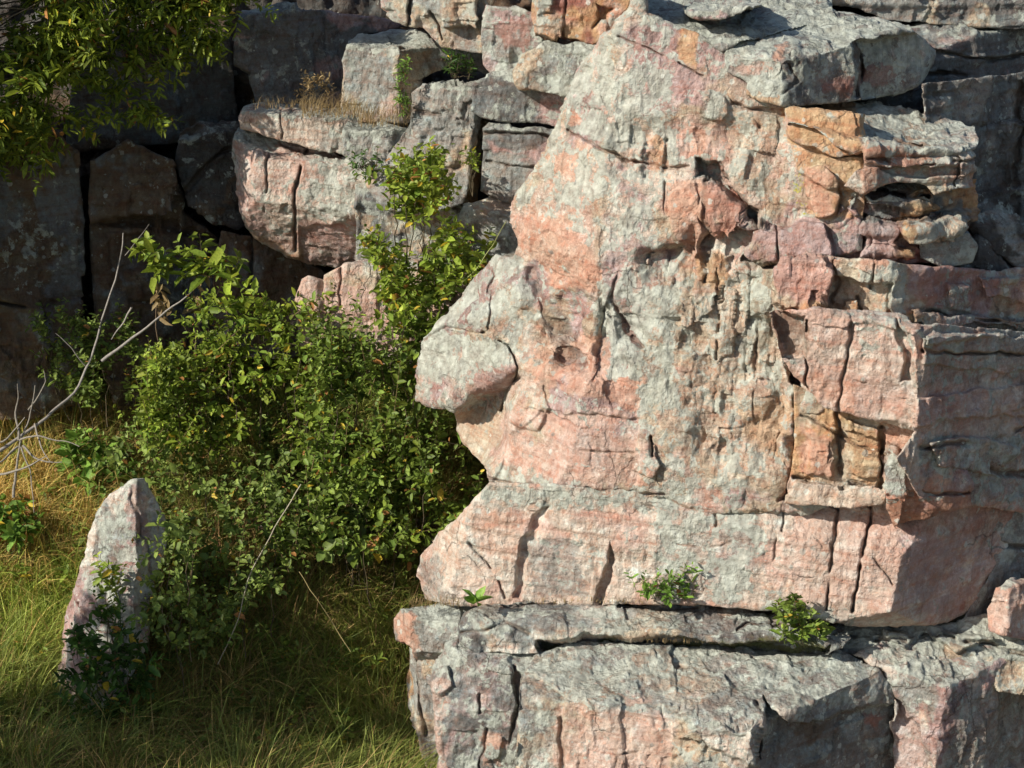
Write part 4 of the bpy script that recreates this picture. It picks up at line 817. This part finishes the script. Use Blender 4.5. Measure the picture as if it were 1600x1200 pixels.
def clumps(bag, wood, cen, per, L, W, pal, twig=.2, odd=.03, out=None, dirup=.9, stemcol=(.12, .10, .05), droop=.15, twr=.0025):
    n = len(cen)
    ax = unit(rg.normal(0, .55, (n, 3)) + np.array([0, 0, dirup]) + (out if out is not None else 0)); tl = twig * rg.uniform(.6, 1.3, n)
    tone = rg.uniform(.7, 1.45, n)
    t = np.tile(np.linspace(0, 1, per), (n, 1)) + rg.normal(0, .05, (n, per))
    side = unit(np.cross(ax, rg.normal(0, 1, (n, 3)))); s2 = np.cross(ax, side)
    ph = np.arange(per) * 2.4 + rg.uniform(0, 6, (n, 1))
    dirs = side[:, None] * np.cos(ph)[..., None] + s2[:, None] * np.sin(ph)[..., None] + ax[:, None] * .45 + rg.normal(0, .2, (n, per, 3)) + np.array([0, -.15, -.05])
    P = cen[:, None] + ax[:, None] * (t * tl[:, None])[..., None] + rg.normal(0, .008, (n, per, 3))
    k = n * per; s = (1.15 - .5 * np.clip(t, 0, 1)).ravel() * rg.choice([.55, .75, 1.0, 1.15, 1.5], k)
    col = pick(pal, k, odd) * np.repeat(tone, per)[:, None]
    bag.leaves(P.reshape(-1, 3), dirs.reshape(-1, 3), L * s, W * s, col, droop)
    if wood is not None:
        for i in range(0, n): wood.tube([cen[i] - ax[i] * .03, cen[i] + ax[i] * tl[i]], twr, twr * .4, stemcol, 3)
def shrub(name, label, poly, n, per, L, W, pal, cat='shrub', group=None, dep=(.1, .9), ymax=None, Y=None, nstem=14, base=None, gap=-.15, odd=.03, twig=.2, noise_px=60, stemcol=(.13, .10, .055), seed=1, dirup=.9, stemr=.006):
    if 'thicket' in name: gap = .13; noise_px = 30; poly = [(a_, b_ + 26) for a_, b_ in poly]; dep = (.02, 1.25)
    p = sample_poly(poly, n, noise_px, gap, seed)
    if 'thicket' in name: twig = .32; per = 13; L *= 1.15; W *= 1.15; dirup = .6
    if Y is None:
        yy = ground_hit(p[:, 0], p[:, 1]) - rg.uniform(dep[0], dep[1], n)
        if ymax is not None: yy = np.where(yy > ymax, ymax - rg.uniform(0, .5, n), yy)
    else: yy = rg.uniform(Y[0], Y[1], n)
    cen = atY(p[:, 0], p[:, 1], yy)
    if base is None: bx, by = cen[:, 0].mean(), cen[:, 1].mean() + .1; bz = float(gz(bx, by))
    else:
        b_ = atY(*base); bx, by, bz = b_
    root = empty(name, (float(bx), float(by), float(bz))); tag(root, label, cat, group)
    leaf = Bag(); wood = Bag(); stemcol = tuple(np.array(stemcol) * .6)
    clumps(leaf, wood, cen, per, L, W, pal, twig, odd, stemcol=stemcol, dirup=dirup)
    if 'thicket' in name:      # leggy shoots standing clear of the mass
        sh_ = cen[rg.choice(n, n // 7, replace=False)] + np.array([0, -.06, .02])
        clumps(leaf, wood, sh_, 22, L * 1.05, W * .9, 'yel' if seed % 2 else pal, .42, odd, stemcol=(.16, .11, .05), dirup=1.3, twr=.004)
    spread = max(.02, min(.5, cen[:, 0].std()))
    for i in rg.choice(n, min(nstem, n), replace=False):
        if base is None:
            qx = cen[i, 0] * .75 + bx * .25 + rg.normal(0, .06); qy = cen[i, 1] + rg.uniform(.0, .2); g_ = float(gz(qx, qy)) - .03; f_ = min(1., .45 / max(.05, cen[i, 2] - g_)); a = tuple(np.array([qx, qy, g_]) * f_ + np.array([cen[i, 0], cen[i, 1], cen[i, 2]]) * (1 - f_) - np.array([0, 0, .1]))
        else: a = (bx + rg.normal(0, spread * .12), by + rg.normal(0, .02), bz)
        wood.tube(curve(a, cen[i], (rg.normal(0, .05), rg.normal(0, .05), .03), 7, .012), stemr, stemr * .4, np.array(stemcol) * rg.uniform(.7, 1.5), 4)
    leaf.build('leaves', MLEAF, root); wood.build('stems', MWOOD, root)
    return root
GT = 'shrubs of the thicket below the cliff'
shrub('tall_shrub', 'tall yellow-green shrub climbing in front of the half hidden grey rock', [(568, 300), (600, 268), (640, 258), (688, 268), (722, 312), (728, 360), (760, 400), (745, 430), (700, 480), (670, 520), (600, 500), (610, 430), (560, 400), (585, 345)], 250, 15, .074, .038, 'yel', Y=(14.3, 15.1), group=GT, gap=-.22, odd=.07, nstem=12, seed=1)
shrub('thicket_shrub', 'dense leafy green shrub touching the nose of the profile rock', [(520, 510), (600, 490), (680, 490), (690, 520), (670, 570), (670, 640), (700, 700), (640, 720), (480, 710), (460, 600), (470, 530)], 230, 15, .062, .034, 'mid', ymax=15.2, group=GT, seed=2, odd=.035)
shrub('thicket_shrub', 'sprawling bright green shrub in the middle of the thicket left of the pointed pink stone', [(300, 470), (360, 455), (440, 450), (500, 500), (540, 600), (520, 680), (420, 700), (300, 680), (220, 650), (225, 570)], 250, 15, .062, .034, 'yel', ymax=15.6, group=GT, seed=3, odd=.03)
shrub('thicket_shrub', 'grey-green shrub crowding the right side of the leaning spike boulder', [(120, 690), (200, 640), (300, 610), (420, 660), (500, 740), (460, 850), (400, 910), (330, 980), (262, 990), (262, 860), (268, 790), (240, 740)], 360, 14, .056, .036, 'blue', group=GT, seed=4, dep=(.2, 1.0), gap=-.2)
shrub('thicket_shrub', 'shaded dark green shrub beneath the nose and chin of the profile rock', [(440, 680), (640, 620), (700, 650), (755, 740), (720, 800), (660, 830), (560, 850), (450, 850), (420, 760)], 220, 14, .058, .034, 'mid', group=GT, seed=5, gap=-.08, ymax=15.0, dep=(.1, .8))
shrub('broad_leaf_vine', 'broad rounded-leaf vine trailing over the shaded ground below the thicket', [(480, 750), (540, 740), (620, 780), (635, 850), (560, 875), (500, 860)], 55, 8, .12, .10, 'blue', cat='vine', seed=6, dep=(.6, 1.0), twig=.25, gap=-.3)
shrub('low_sparse_shrub', 'sparse low shrub at the foot of the dark cliff behind the dead branches', [(60, 510), (120, 500), (200, 505), (270, 560), (250, 650), (150, 640), (90, 600)], 170, 12, .06, .033, 'blue', ymax=16.2, seed=7, gap=-.05)
shrub('oak_seedling', 'pale green broad-leaved seedling right of the dead branches', [(105, 700), (150, 685), (195, 700), (200, 740), (150, 760), (110, 740)], 30, 9, .12, .07, 'bright', cat='seedling', seed=8, dep=(.2, .6), gap=-.5)
shrub('bright_edge_plant', 'bright green plant with yellow leaves at the left frame edge', [(-40, 790), (20, 780), (50, 810), (45, 850), (-40, 870)], 34, 10, .11, .06, 'bright', cat='plant', seed=9, dep=(.2, .6), gap=-.5, odd=.1)
shrub('upright_weed', 'upright dark green weed growing at the base of the leaning spike boulder', [(130, 990), (160, 960), (215, 1000), (232, 1060), (220, 1130), (150, 1140), (110, 1080)], 70, 13, .085, .035, 'deep', cat='weed', seed=10, Y=(13.2, 13.6), gap=-.3, nstem=10)
shrub('climbing_sprig', 'light green sprig crossing the front of the leaning spike boulder', [(150, 900), (185, 880), (200, 960), (170, 980)], 14, 10, .07, .03, 'yel', cat='sprig', seed=12, Y=(13.5, 13.6), gap=-.6, nstem=5)
shrub('yellow_green_tuft', 'small yellow-green leafy tuft in the grass left of the corner slab', [(528, 1035), (556, 1038), (560, 1062), (530, 1068)], 12, 9, .07, .03, 'bright', cat='tuft', seed=13, dep=(.1, .2), gap=-.6)
for i, (px, py, Yb, lab) in enumerate([(240, 400, 15.8, 'tall leafy weed stalk with drooping leaves, leftmost against the dark cliff'), (300, 385, 15.9, 'tall leafy weed stalk with a rusty dead leaf cluster beside it'),
                                       (352, 395, 15.9, 'tall leafy weed stalk standing just left of the hollow under the boulder'), (400, 470, 15.6, 'shorter leafy weed stalk rising out of the green thicket')]):
    root = empty('weed_stalk', tuple(atY(px + 5, py + 230, Yb))); tag(root, lab, 'weed', 'leafy stalks against the dark cliff')
    lf = Bag(); wd = Bag(); a = atY(px + 5, py + 230, Yb); b = atY(px, py, Yb - .1)
    wd.tube(curve(a, b, (.03, 0, 0), 9, .01), .007, .004, (.16, .11, .07), 5)
    lf_c = np.array([b + np.array([rg.normal(0, .08), rg.normal(0, .08), -rg.uniform(-.08, .30)]) for _ in range(9)])
    clumps(lf, wd, lf_c, 7, .13, .055, 'yel', .14, .03, droop=.5); lf.build('leaves', MLEAF, root); wd.build('stem', MWOOD, root)
    if i in (0, 1):
        dl = Bag(); c_ = np.array([a + (b - a) * (.62 + .07 * j) + np.array([.05, -.05, 0]) for j in range(4)]); clumps(dl, None, c_, 6, .11, .05, 'dry', .1, 0, droop=.6, dirup=-.6)
        d_ = dl.build('dead_leaves', MLEAF, root); d_['label'] = 'rusty brown dead leaves'
shrub('overhanging_sprays', 'grey-green leafy sprays overlapping the right edge of the leaning spike boulder', [(232, 790), (292, 780), (300, 960), (225, 980), (240, 880)], 46, 12, .058, .038, 'blue', cat='sprays', seed=14, Y=(13.25, 13.55), gap=-.3, nstem=8, dirup=.2)
wx_ = rg.uniform(-60, 640, 230); wy_ = rg.uniform(700, 1190, 230); wk_ = (wx_ < 240) | (wy_ > 900); cw = atY(wx_[wk_], wy_[wk_], ground_hit(wx_[wk_], wy_[wk_]) - rg.uniform(.05, .3, wk_.sum()))
lf = Bag(); clumps(lf, None, cw, 10, .085, .04, 'mid', .16, .06); g = lf.build('meadow_weeds', MLEAF, None, (-2.5, 14.2, .3)); tag(g, 'low broad-leaved weeds scattered through the grass', 'weeds', None, 'stuff')
# ledge plants
def small(name, label, cat, poly, base, Yr, n, per, L, W, pal, **kw):
    return shrub(name, label, poly, n, per, L, W, pal, cat=cat, Y=Yr, base=base, gap=-.8, nstem=kw.pop('nstem', 8), stemr=.003, **kw)
small('ledge_plant', 'small leafy green plant rooted on the grey shelf slab under the chin block', 'plant', [(992, 915), (1020, 905), (1055, 898), (1085, 915), (1088, 942), (1040, 944), (1005, 942)], (1040, 948, 12.62), (12.45, 12.62), 36, 9, .050, .024, 'bright', seed=21, group='leafy plants on the shelf', twig=.09)
small('ledge_plant', 'bushier dark green plant hanging at the right end of the grey shelf slab', 'plant', [(1205, 942), (1240, 945), (1290, 968), (1300, 990), (1265, 1008), (1225, 1005), (1220, 975)], (1262, 1004, 12.30), (12.1, 12.4), 46, 9, .058, .03, 'mid', seed=22, group='leafy plants on the shelf', twig=.09)
small('goldenrod_spike', 'single pale green flowering spike standing beside the dappled cube block', 'wildflower', [(622, 95), (640, 95), (642, 130), (636, 180), (625, 180), (622, 130)], (632, 192, 15.8), (15.78, 15.86), 30, 12, .040, .012, 'bright', seed=23, twig=.07)
small('fern_tuft', 'feathery dark green fern tuft in the black cleft at top centre', 'fern', [(690, 78), (700, 90), (722, 100), (738, 118), (705, 120), (696, 105)], (712, 122, 15.7), (15.6, 15.75), 26, 14, .05, .01, 'deep', seed=24, twig=.12)
small('dry_curled_weed', 'pale brown curled dry weed on the pink edged slab', 'weed', [(462, 125), (500, 118), (520, 130), (515, 155), (470, 155)], (490, 160, 16.3), (16.2, 16.35), 20, 9, .045, .016, 'dry', seed=25, twig=.09, odd=0)
small('crevice_sprig', 'yellow-green sprig in the rusty cleft right of the leaning grey rock', 'sprig', [(732, 250), (752, 245), (748, 290), (734, 295)], (738, 305, 15.6), (15.5, 15.6), 12, 8, .05, .022, 'yel', seed=26, twig=.1)
small('crack_sprig', 'small dark sprig hanging from the crack right of the grey cube stone', 'sprig', [(552, 245), (585, 255), (590, 275), (555, 268)], (565, 262, 15.9), (15.75, 15.85), 14, 8, .045, .02, 'deep', seed=27, twig=.1)
root = empty('mullein_rosette', tuple(atY(745, 945, 12.62))); tag(root, 'pale green rosette of broad pointed leaves on the shelf slab left end', 'rosette')
lf = Bag(); az = np.linspace(0, 2 * math.pi, 11)[:-1] + rg.normal(0, .2, 10); lf.leaves(np.tile(atY(745, 941, 12.6), (10, 1)), np.stack([np.cos(az), np.sin(az) - .3, .55 + rg.random(10) * .5], -1), rg.uniform(.10, .16, 10), rg.uniform(.045, .06, 10), pick('bright', 10, 0) * 1.2, .3)
lf.build('leaf_rosette', MLEAF, root)
# grasses
def grass(name, label, px, py, Yv, H, W, pal_fn, lean, cat='grass'):
    P = atY(px, py, Yv); b = Bag(); n = len(P); b.blades(P, H, lean, W, pal_fn(P, px, py)); o = b.build(name, MGRASS, None, tuple(P.mean(0))); tag(o, label, cat, None, 'stuff'); return o
def tufts(nt_, per, hmean, dry_bias, sub, flat=0.):
    tx = rg.uniform(-6.4, .6, nt_); ty = rg.uniform(11.4, 17.8, nt_); T = np.stack([tx, ty, gz(tx, ty)], -1)
    x_, y_ = pix(T); den = fbm(T * np.array([1.5, 1.5, 0]), 4, 71)
    k = (x_ > -330) & (x_ < 900) & (den + rg.normal(0, .12, nt_) > sub); T = T[k]; x_ = x_[k]; y_ = y_[k]; m = len(T)
    sz = rg.gamma(4, .25, m); a = rg.uniform(0, 6.283, (m, per)); r = np.abs(rg.normal(0, .045, (m, per))) * sz[:, None]
    P = T[:, None] + np.stack([np.cos(a) * r, np.sin(a) * r, 0 * r], -1); P[..., 2] -= .02
    wind = np.stack([.35 + .5 * fbm(T * .9, 2, 74), -.2 + .5 * fbm(T * 1.1 + 5, 2, 75), 0 * x_], -1)
    lean = np.stack([np.cos(a), np.sin(a), 0 * a], -1) * rg.uniform(.2, 1.0 + flat, (m, per, 1)) + wind[:, None] + rg.normal(0, .15, (m, per, 3)) * np.array([1, 1, 0])
    H = np.clip(rg.gamma(7, hmean / 7, (m, per)) * (.55 + .45 * sz[:, None]), .04, .75)
    dry = np.clip(dry_bias + .5 * sstep(960, 820, y_) * sstep(340, 120, x_) + .5 * fbm(T * 1.3, 3, 72) + .4 * np.exp(-((x_ - 330) / 90) ** 2 - ((y_ - 1000) / 60) ** 2), 0, 1)
    isd = rg.random((m, per)) < dry[:, None]; n_ = m * per
    col = np.where(isd.reshape(-1, 1), pick('dry', n_, 0) * np.array([1.25, 1.2, .95]), pick('mid', n_, 0) * np.array([1.25, 1.02, 1.35])) * np.repeat(rg.uniform(.7, 1.6, m), per)[:, None]
    col = col * (1.12 + .5 * np.repeat(sstep(300, 60, x_) * sstep(1120, 950, y_), per)[:, None] * np.array([.92, 1.0, .6]))  # left tufts lightened: sunlit patch put into the blade colour
    return P.reshape(-1, 3), H.ravel(), lean.reshape(-1, 3), rg.uniform(.005, .020, n_), col
b = Bag()
for a_ in ((6600, 20, .26, .30, -.5), (2400, 28, .46, .25, -.2), (5000, 9, .18, .85, -.7, 1.4)):
    P, H, ln, wd_, col = tufts(*a_); b.blades(P, H, ln, wd_, col, 4)
g = b.build('meadow_grass', MGRASS, None, (-2.5, 14.5, 0)); tag(g, 'tangled green and straw-coloured grass covering the slope below the rocks', 'grass', None, 'stuff')
def ledge_tuft(x0, x1, y0, y1, Ya, Yb, n, label, h=.12):
    px = rg.uniform(x0, x1, n); t = rg.random(n); py = y0 + (y1 - y0) * t
    grass('dry_grass_tuft', label, px, py, Yb + (Ya - Yb) * t, rg.uniform(.4, 1.3, n) * h, rg.uniform(.003, .006, n), lambda P, a, b_: pick('dry', len(P), 0) * 1.1, np.stack([rg.normal(.2, .5, n), rg.normal(-.3, .4, n), 0 * px], -1))
m_ = 900; tx_ = rg.uniform(520, 640, m_); ty_ = rg.uniform(960, 1150, m_)
grass('long_arching_grass', 'long pale green grass blades arching left beside the corner slab', tx_, ty_, ground_hit(tx_, ty_) - .05, rg.uniform(.3, .75, m_), rg.uniform(.006, .013, m_), lambda P, a, b_: pick('mid', len(P), 0) * np.array([1.5, 1.2, 1.3]), np.stack([rg.normal(-.35, .5, m_), rg.normal(-.2, .4, m_), 0 * tx_], -1))
m_ = 500; tx_ = rg.uniform(-40, 130, m_); ty_ = rg.uniform(930, 1150, m_)
grass('long_arching_grass', 'bright long grass blades left of the leaning spike boulder', tx_, ty_, ground_hit(tx_, ty_) - .05, rg.uniform(.25, .6, m_), rg.uniform(.006, .013, m_), lambda P, a, b_: pick('yel', len(P), 0) * 1.1, np.stack([rg.normal(.4, .5, m_), rg.normal(-.2, .4, m_), 0 * tx_], -1))
ledge_tuft(470, 560, 165, 185, 15.9, 16.3, 420, 'dry tan grass matted on the pink edged slab beside the dappled cube block', .20)
ledge_tuft(395, 470, 160, 172, 16.1, 16.3, 90, 'sparse dry blades at the left end of the pink edged slab', .12)
ledge_tuft(560, 640, 175, 200, 15.75, 15.95, 260, 'dry grass standing at the foot of the dappled cube block', .18)
ledge_tuft(820, 1010, 938, 944, 12.6, 12.66, 120, 'short dry wisps along the seam under the chin block', .07)
ledge_tuft(1010, 1160, 1000, 1006, 12.35, 12.45, 90, 'yellow dry wisps in the mossy seam above the big corner block', .08)
ledge_tuft(640, 720, 938, 950, 12.85, 12.95, 160, 'dry straw caught on the top of the overhanging corner slab', .09)
# ------------------------------------------------------------------ dead wood
def stick(name, label, pts, r0, r1, col=(.27, .235, .195), cat='dead branch', group=None, forks=()):
    q = [atY(*p) for p in pts]; root = empty(name, tuple(q[-1])); tag(root, label, cat, group)
    def dense(q):
        q = np.array(q); t = np.linspace(0, len(q) - 1, 4 * len(q)); out = np.stack([np.interp(t, np.arange(len(q)), q[:, k]) for k in range(3)], -1)
        return out + np.stack([fbm(out * 4 + 5, 3, 88), fbm(out * 4 + 9, 3, 89), fbm(out * 4 + 13, 3, 90)], -1) * (.015 + 1.6 * r1)
    b = Bag(); b.tube(dense(q), r1, r0, col, 7); b.build('branch', MWOOD, root, smooth=True)
    for f in forks:
        b = Bag(); b.tube(dense([atY(*p) for p in f[0]]), f[1], f[1] * .35, np.array(col) * rg.uniform(.85, 1.1), 6); b.build('twig', MWOOD, root, smooth=True)
    return root
stick('dead_branch', 'long slender bleached branch leaning up against the dark cliff', [(193, 365, 15.9), (190, 400, 15.85), (160, 500, 15.7), (143, 560, 15.6), (120, 610, 15.4), (70, 655, 15.1), (0, 705, 14.8), (-60, 750, 14.6)], .017, .005, (.25, .225, .20), forks=[([(196, 400, 15.8), (215, 375, 15.8), (235, 350, 15.8)], .004), ([(135, 575, 15.55), (110, 545, 15.5), (85, 520, 15.5)], .006)])
stick('dead_branch', 'bleached branch slanting across the weeds behind the long leaning branch', [(300, 455, 15.6), (250, 495, 15.55), (200, 535, 15.5), (160, 565, 15.45)], .016, .006, (.25, .225, .20), forks=[([(205, 480, 15.6), (190, 510, 15.6), (175, 530, 15.55)], .009)])
stick('forked_driftwood', 'tangle of forked bleached dead wood lying in the grass at the left edge', [(20, 780, 14.7), (30, 720, 14.8), (32, 690, 14.85), (48, 650, 14.95), (52, 605, 15.0)], .004, .013, (.22, .195, .16),
      forks=[([(32, 690, 14.8), (60, 680, 14.7), (95, 688, 14.65), (125, 698, 14.6)], .010), ([(30, 700, 14.8), (0, 720, 14.6), (-50, 745, 14.5)], .011), ([(38, 700, 14.8), (55, 718, 14.7), (95, 722, 14.6)], .012), ([(55, 660, 14.9), (66, 700, 14.7), (78, 722, 14.6)], .009), ([(30, 690, 14.8), (28, 640, 15.0), (26, 600, 15.0)], .012), ([(45, 640, 15.0), (70, 600, 15.1), (66, 580, 15.1)], .008), ([(35, 700, 14.7), (45, 740, 14.6), (50, 800, 14.4)], .008), ([(0, 740, 14.6), (40, 728, 14.5), (70, 712, 14.5)], .012), ([(-40, 700, 14.8), (10, 690, 14.8), (40, 650, 14.9)], .012)])
stick('pale_dry_stalk', 'long thin pale dry stalk leaning out of the thicket above the shaded grass', [(470, 755, 14.0), (430, 820, 13.9), (390, 900, 13.8), (370, 970, 13.7), (340, 1040, 13.6)], .0035, .005, (.34, .30, .22), cat='dry stalk')
stick('straw_stalk', 'straw-coloured stalk leaning in the grass left of the corner slab', [(468, 895, 13.5), (500, 940, 13.45), (548, 1018, 13.35)], .003, .0025, (.40, .32, .14), cat='dry stalk')
stick('thin_green_runner', 'thin arching pale runner between the tall shrub and the profile forehead', [(792, 345, 14.2), (770, 385, 14.3), (745, 420, 14.3), (720, 445, 14.4)], .004, .002, (.30, .32, .12), cat='runner')
# dry reddish stalks standing in the thicket and the shaded grass
b = Bag(); m_ = 420; sx = rg.uniform(230, 720, m_); sy = rg.uniform(700, 1010, m_); yy = ground_hit(sx, sy) - rg.uniform(0, .5, m_)
for i in range(m_):
    a = atY(sx[i], sy[i], yy[i]); a[2] = float(gz(a[0], a[1])) - .02; hh = rg.uniform(.25, .75)
    b.tube(curve(a, a + np.array([rg.normal(.08, .14), rg.normal(-.1, .15), hh]), (rg.normal(0, .06), 0, 0), 6, .008), .0032, .0012, np.array(GREENS['dry'][rg.integers(0, 3)]) * rg.uniform(.5, 1.1) * np.array([1.05, .85, .8]), 3)
g = b.build('dry_weed_stalks', MWOOD, None, (-1.6, 14, .5)); tag(g, 'thin dry reddish-brown stalks standing in and below the green thicket', 'weeds', None, 'stuff')
# ------------------------------------------------------------------ tree at upper left
tb = np.array([-7.6, 15.6, float(gz(-7.6, 15.6))])
tree = empty('willow_tree', tuple(tb)); tag(tree, 'sunlit tree with slender yellow-green leaves hanging over the dark cliff at upper left', 'tree')
wd = Bag(); wd.tube(curve(tb - [0, 0, .2], tb + [.6, .3, 4.2], (.2, 0, 0), 10, .03), .20, .12, (.16, .12, .08), 10)
crown = [(-420, -420), (250, -420), (420, -120), (408, -20), (365, 12), (345, 40), (348, 72), (300, 80), (268, 105), (262, 150), (262, 178), (228, 188), (170, 190), (120, 205), (90, 236), (30, 246), (-60, 250), (-420, 260)]
p = np.concatenate([sample_poly(crown, 2000, 55, -.08, 31), sample_poly([(-200, -150), (390, -150), (350, 20), (220, 70), (60, 130), (-200, 150)], 500, 55, -.2, 33)])
yy = 15.55 + .9 * rg.random(len(p)) - .5 * sstep(200, -300, p[:, 0]) * rg.random(len(p)); yy = np.where(p[:, 0] > 150, np.maximum(yy, 16.05 + .2 * rg.random(len(p))), yy); cen = atY(p[:, 0], p[:, 1], yy)
sh = cen[:, 0] + 1.69 * (16.4 - cen[:, 1]); cen = cen[(sh < -1.7) | (p[:, 0] > 330)]
lf = Bag(); clumps(lf, None, cen, 17, .095, .030, 'tree', .26, .045, dirup=.15, out=np.array([.35, -.25, 0]), droop=.3)
for i in range(0, len(cen), 16): lf_s = curve(tb + [.6, .3, 4.2 - 1.8 * rg.random()], cen[i], (0, 0, .3), 8, .05); wd.tube(lf_s, .012, .003, (.15, .12, .08), 4)
low = np.stack([rg.uniform(-8.0, -3.6, 6000), rg.uniform(14.2, 16.3, 6000), rg.uniform(2.8, 8.0, 6000)], -1); lx, ly = pix(low)  # unseen lower crown outside the frame, added to shade the left cliff
sh = low[:, 0] + 1.69 * (16.4 - low[:, 1]); zz_ = low[:, 2] - 1.27 * (16.4 - low[:, 1])
low = low[(lx < -60) & (sh < -2.75) & (zz_ > 1.7) & (zz_ < 6.2) & (fbm(low * 1.2, 3, 91) > -.3)]
low = low[:2200]; clumps(lf, None, low, 12, .16, .07, 'tree', .3, .03)
lf.build('leaves', MLEAF, tree); wd.build('trunk', MWOOD, tree, smooth=True)
# unseen bush added outside the frame to shade the lower grass
nb = np.array([-6.5, 11.2, float(gz(-6.5, 11.2))]); bush = empty('shade_bush', tuple(nb)); tag(bush, 'dense green unseen bush added outside the left frame edge to shade the lower grass', 'bush')
th = rg.normal(0, 1, (560, 3)); cen = nb + np.array([.3, 0, 2.6]) + unit(th) * np.array([1.9, .85, 1.15]) * rg.random((560, 1)) ** .4
lx, ly = pix(cen); cen = cen[(lx < -120)]
lf = Bag(); wd = Bag(); clumps(lf, None, cen, 12, .11, .05, 'mid', .28, .02)
for i in range(0, len(cen), 14): wd.tube(curve(nb, cen[i], (0, 0, .2), 7, .04), .02, .005, (.15, .12, .08), 4)
lf.build('leaves', MLEAF, bush); wd.build('stems', MWOOD, bush)
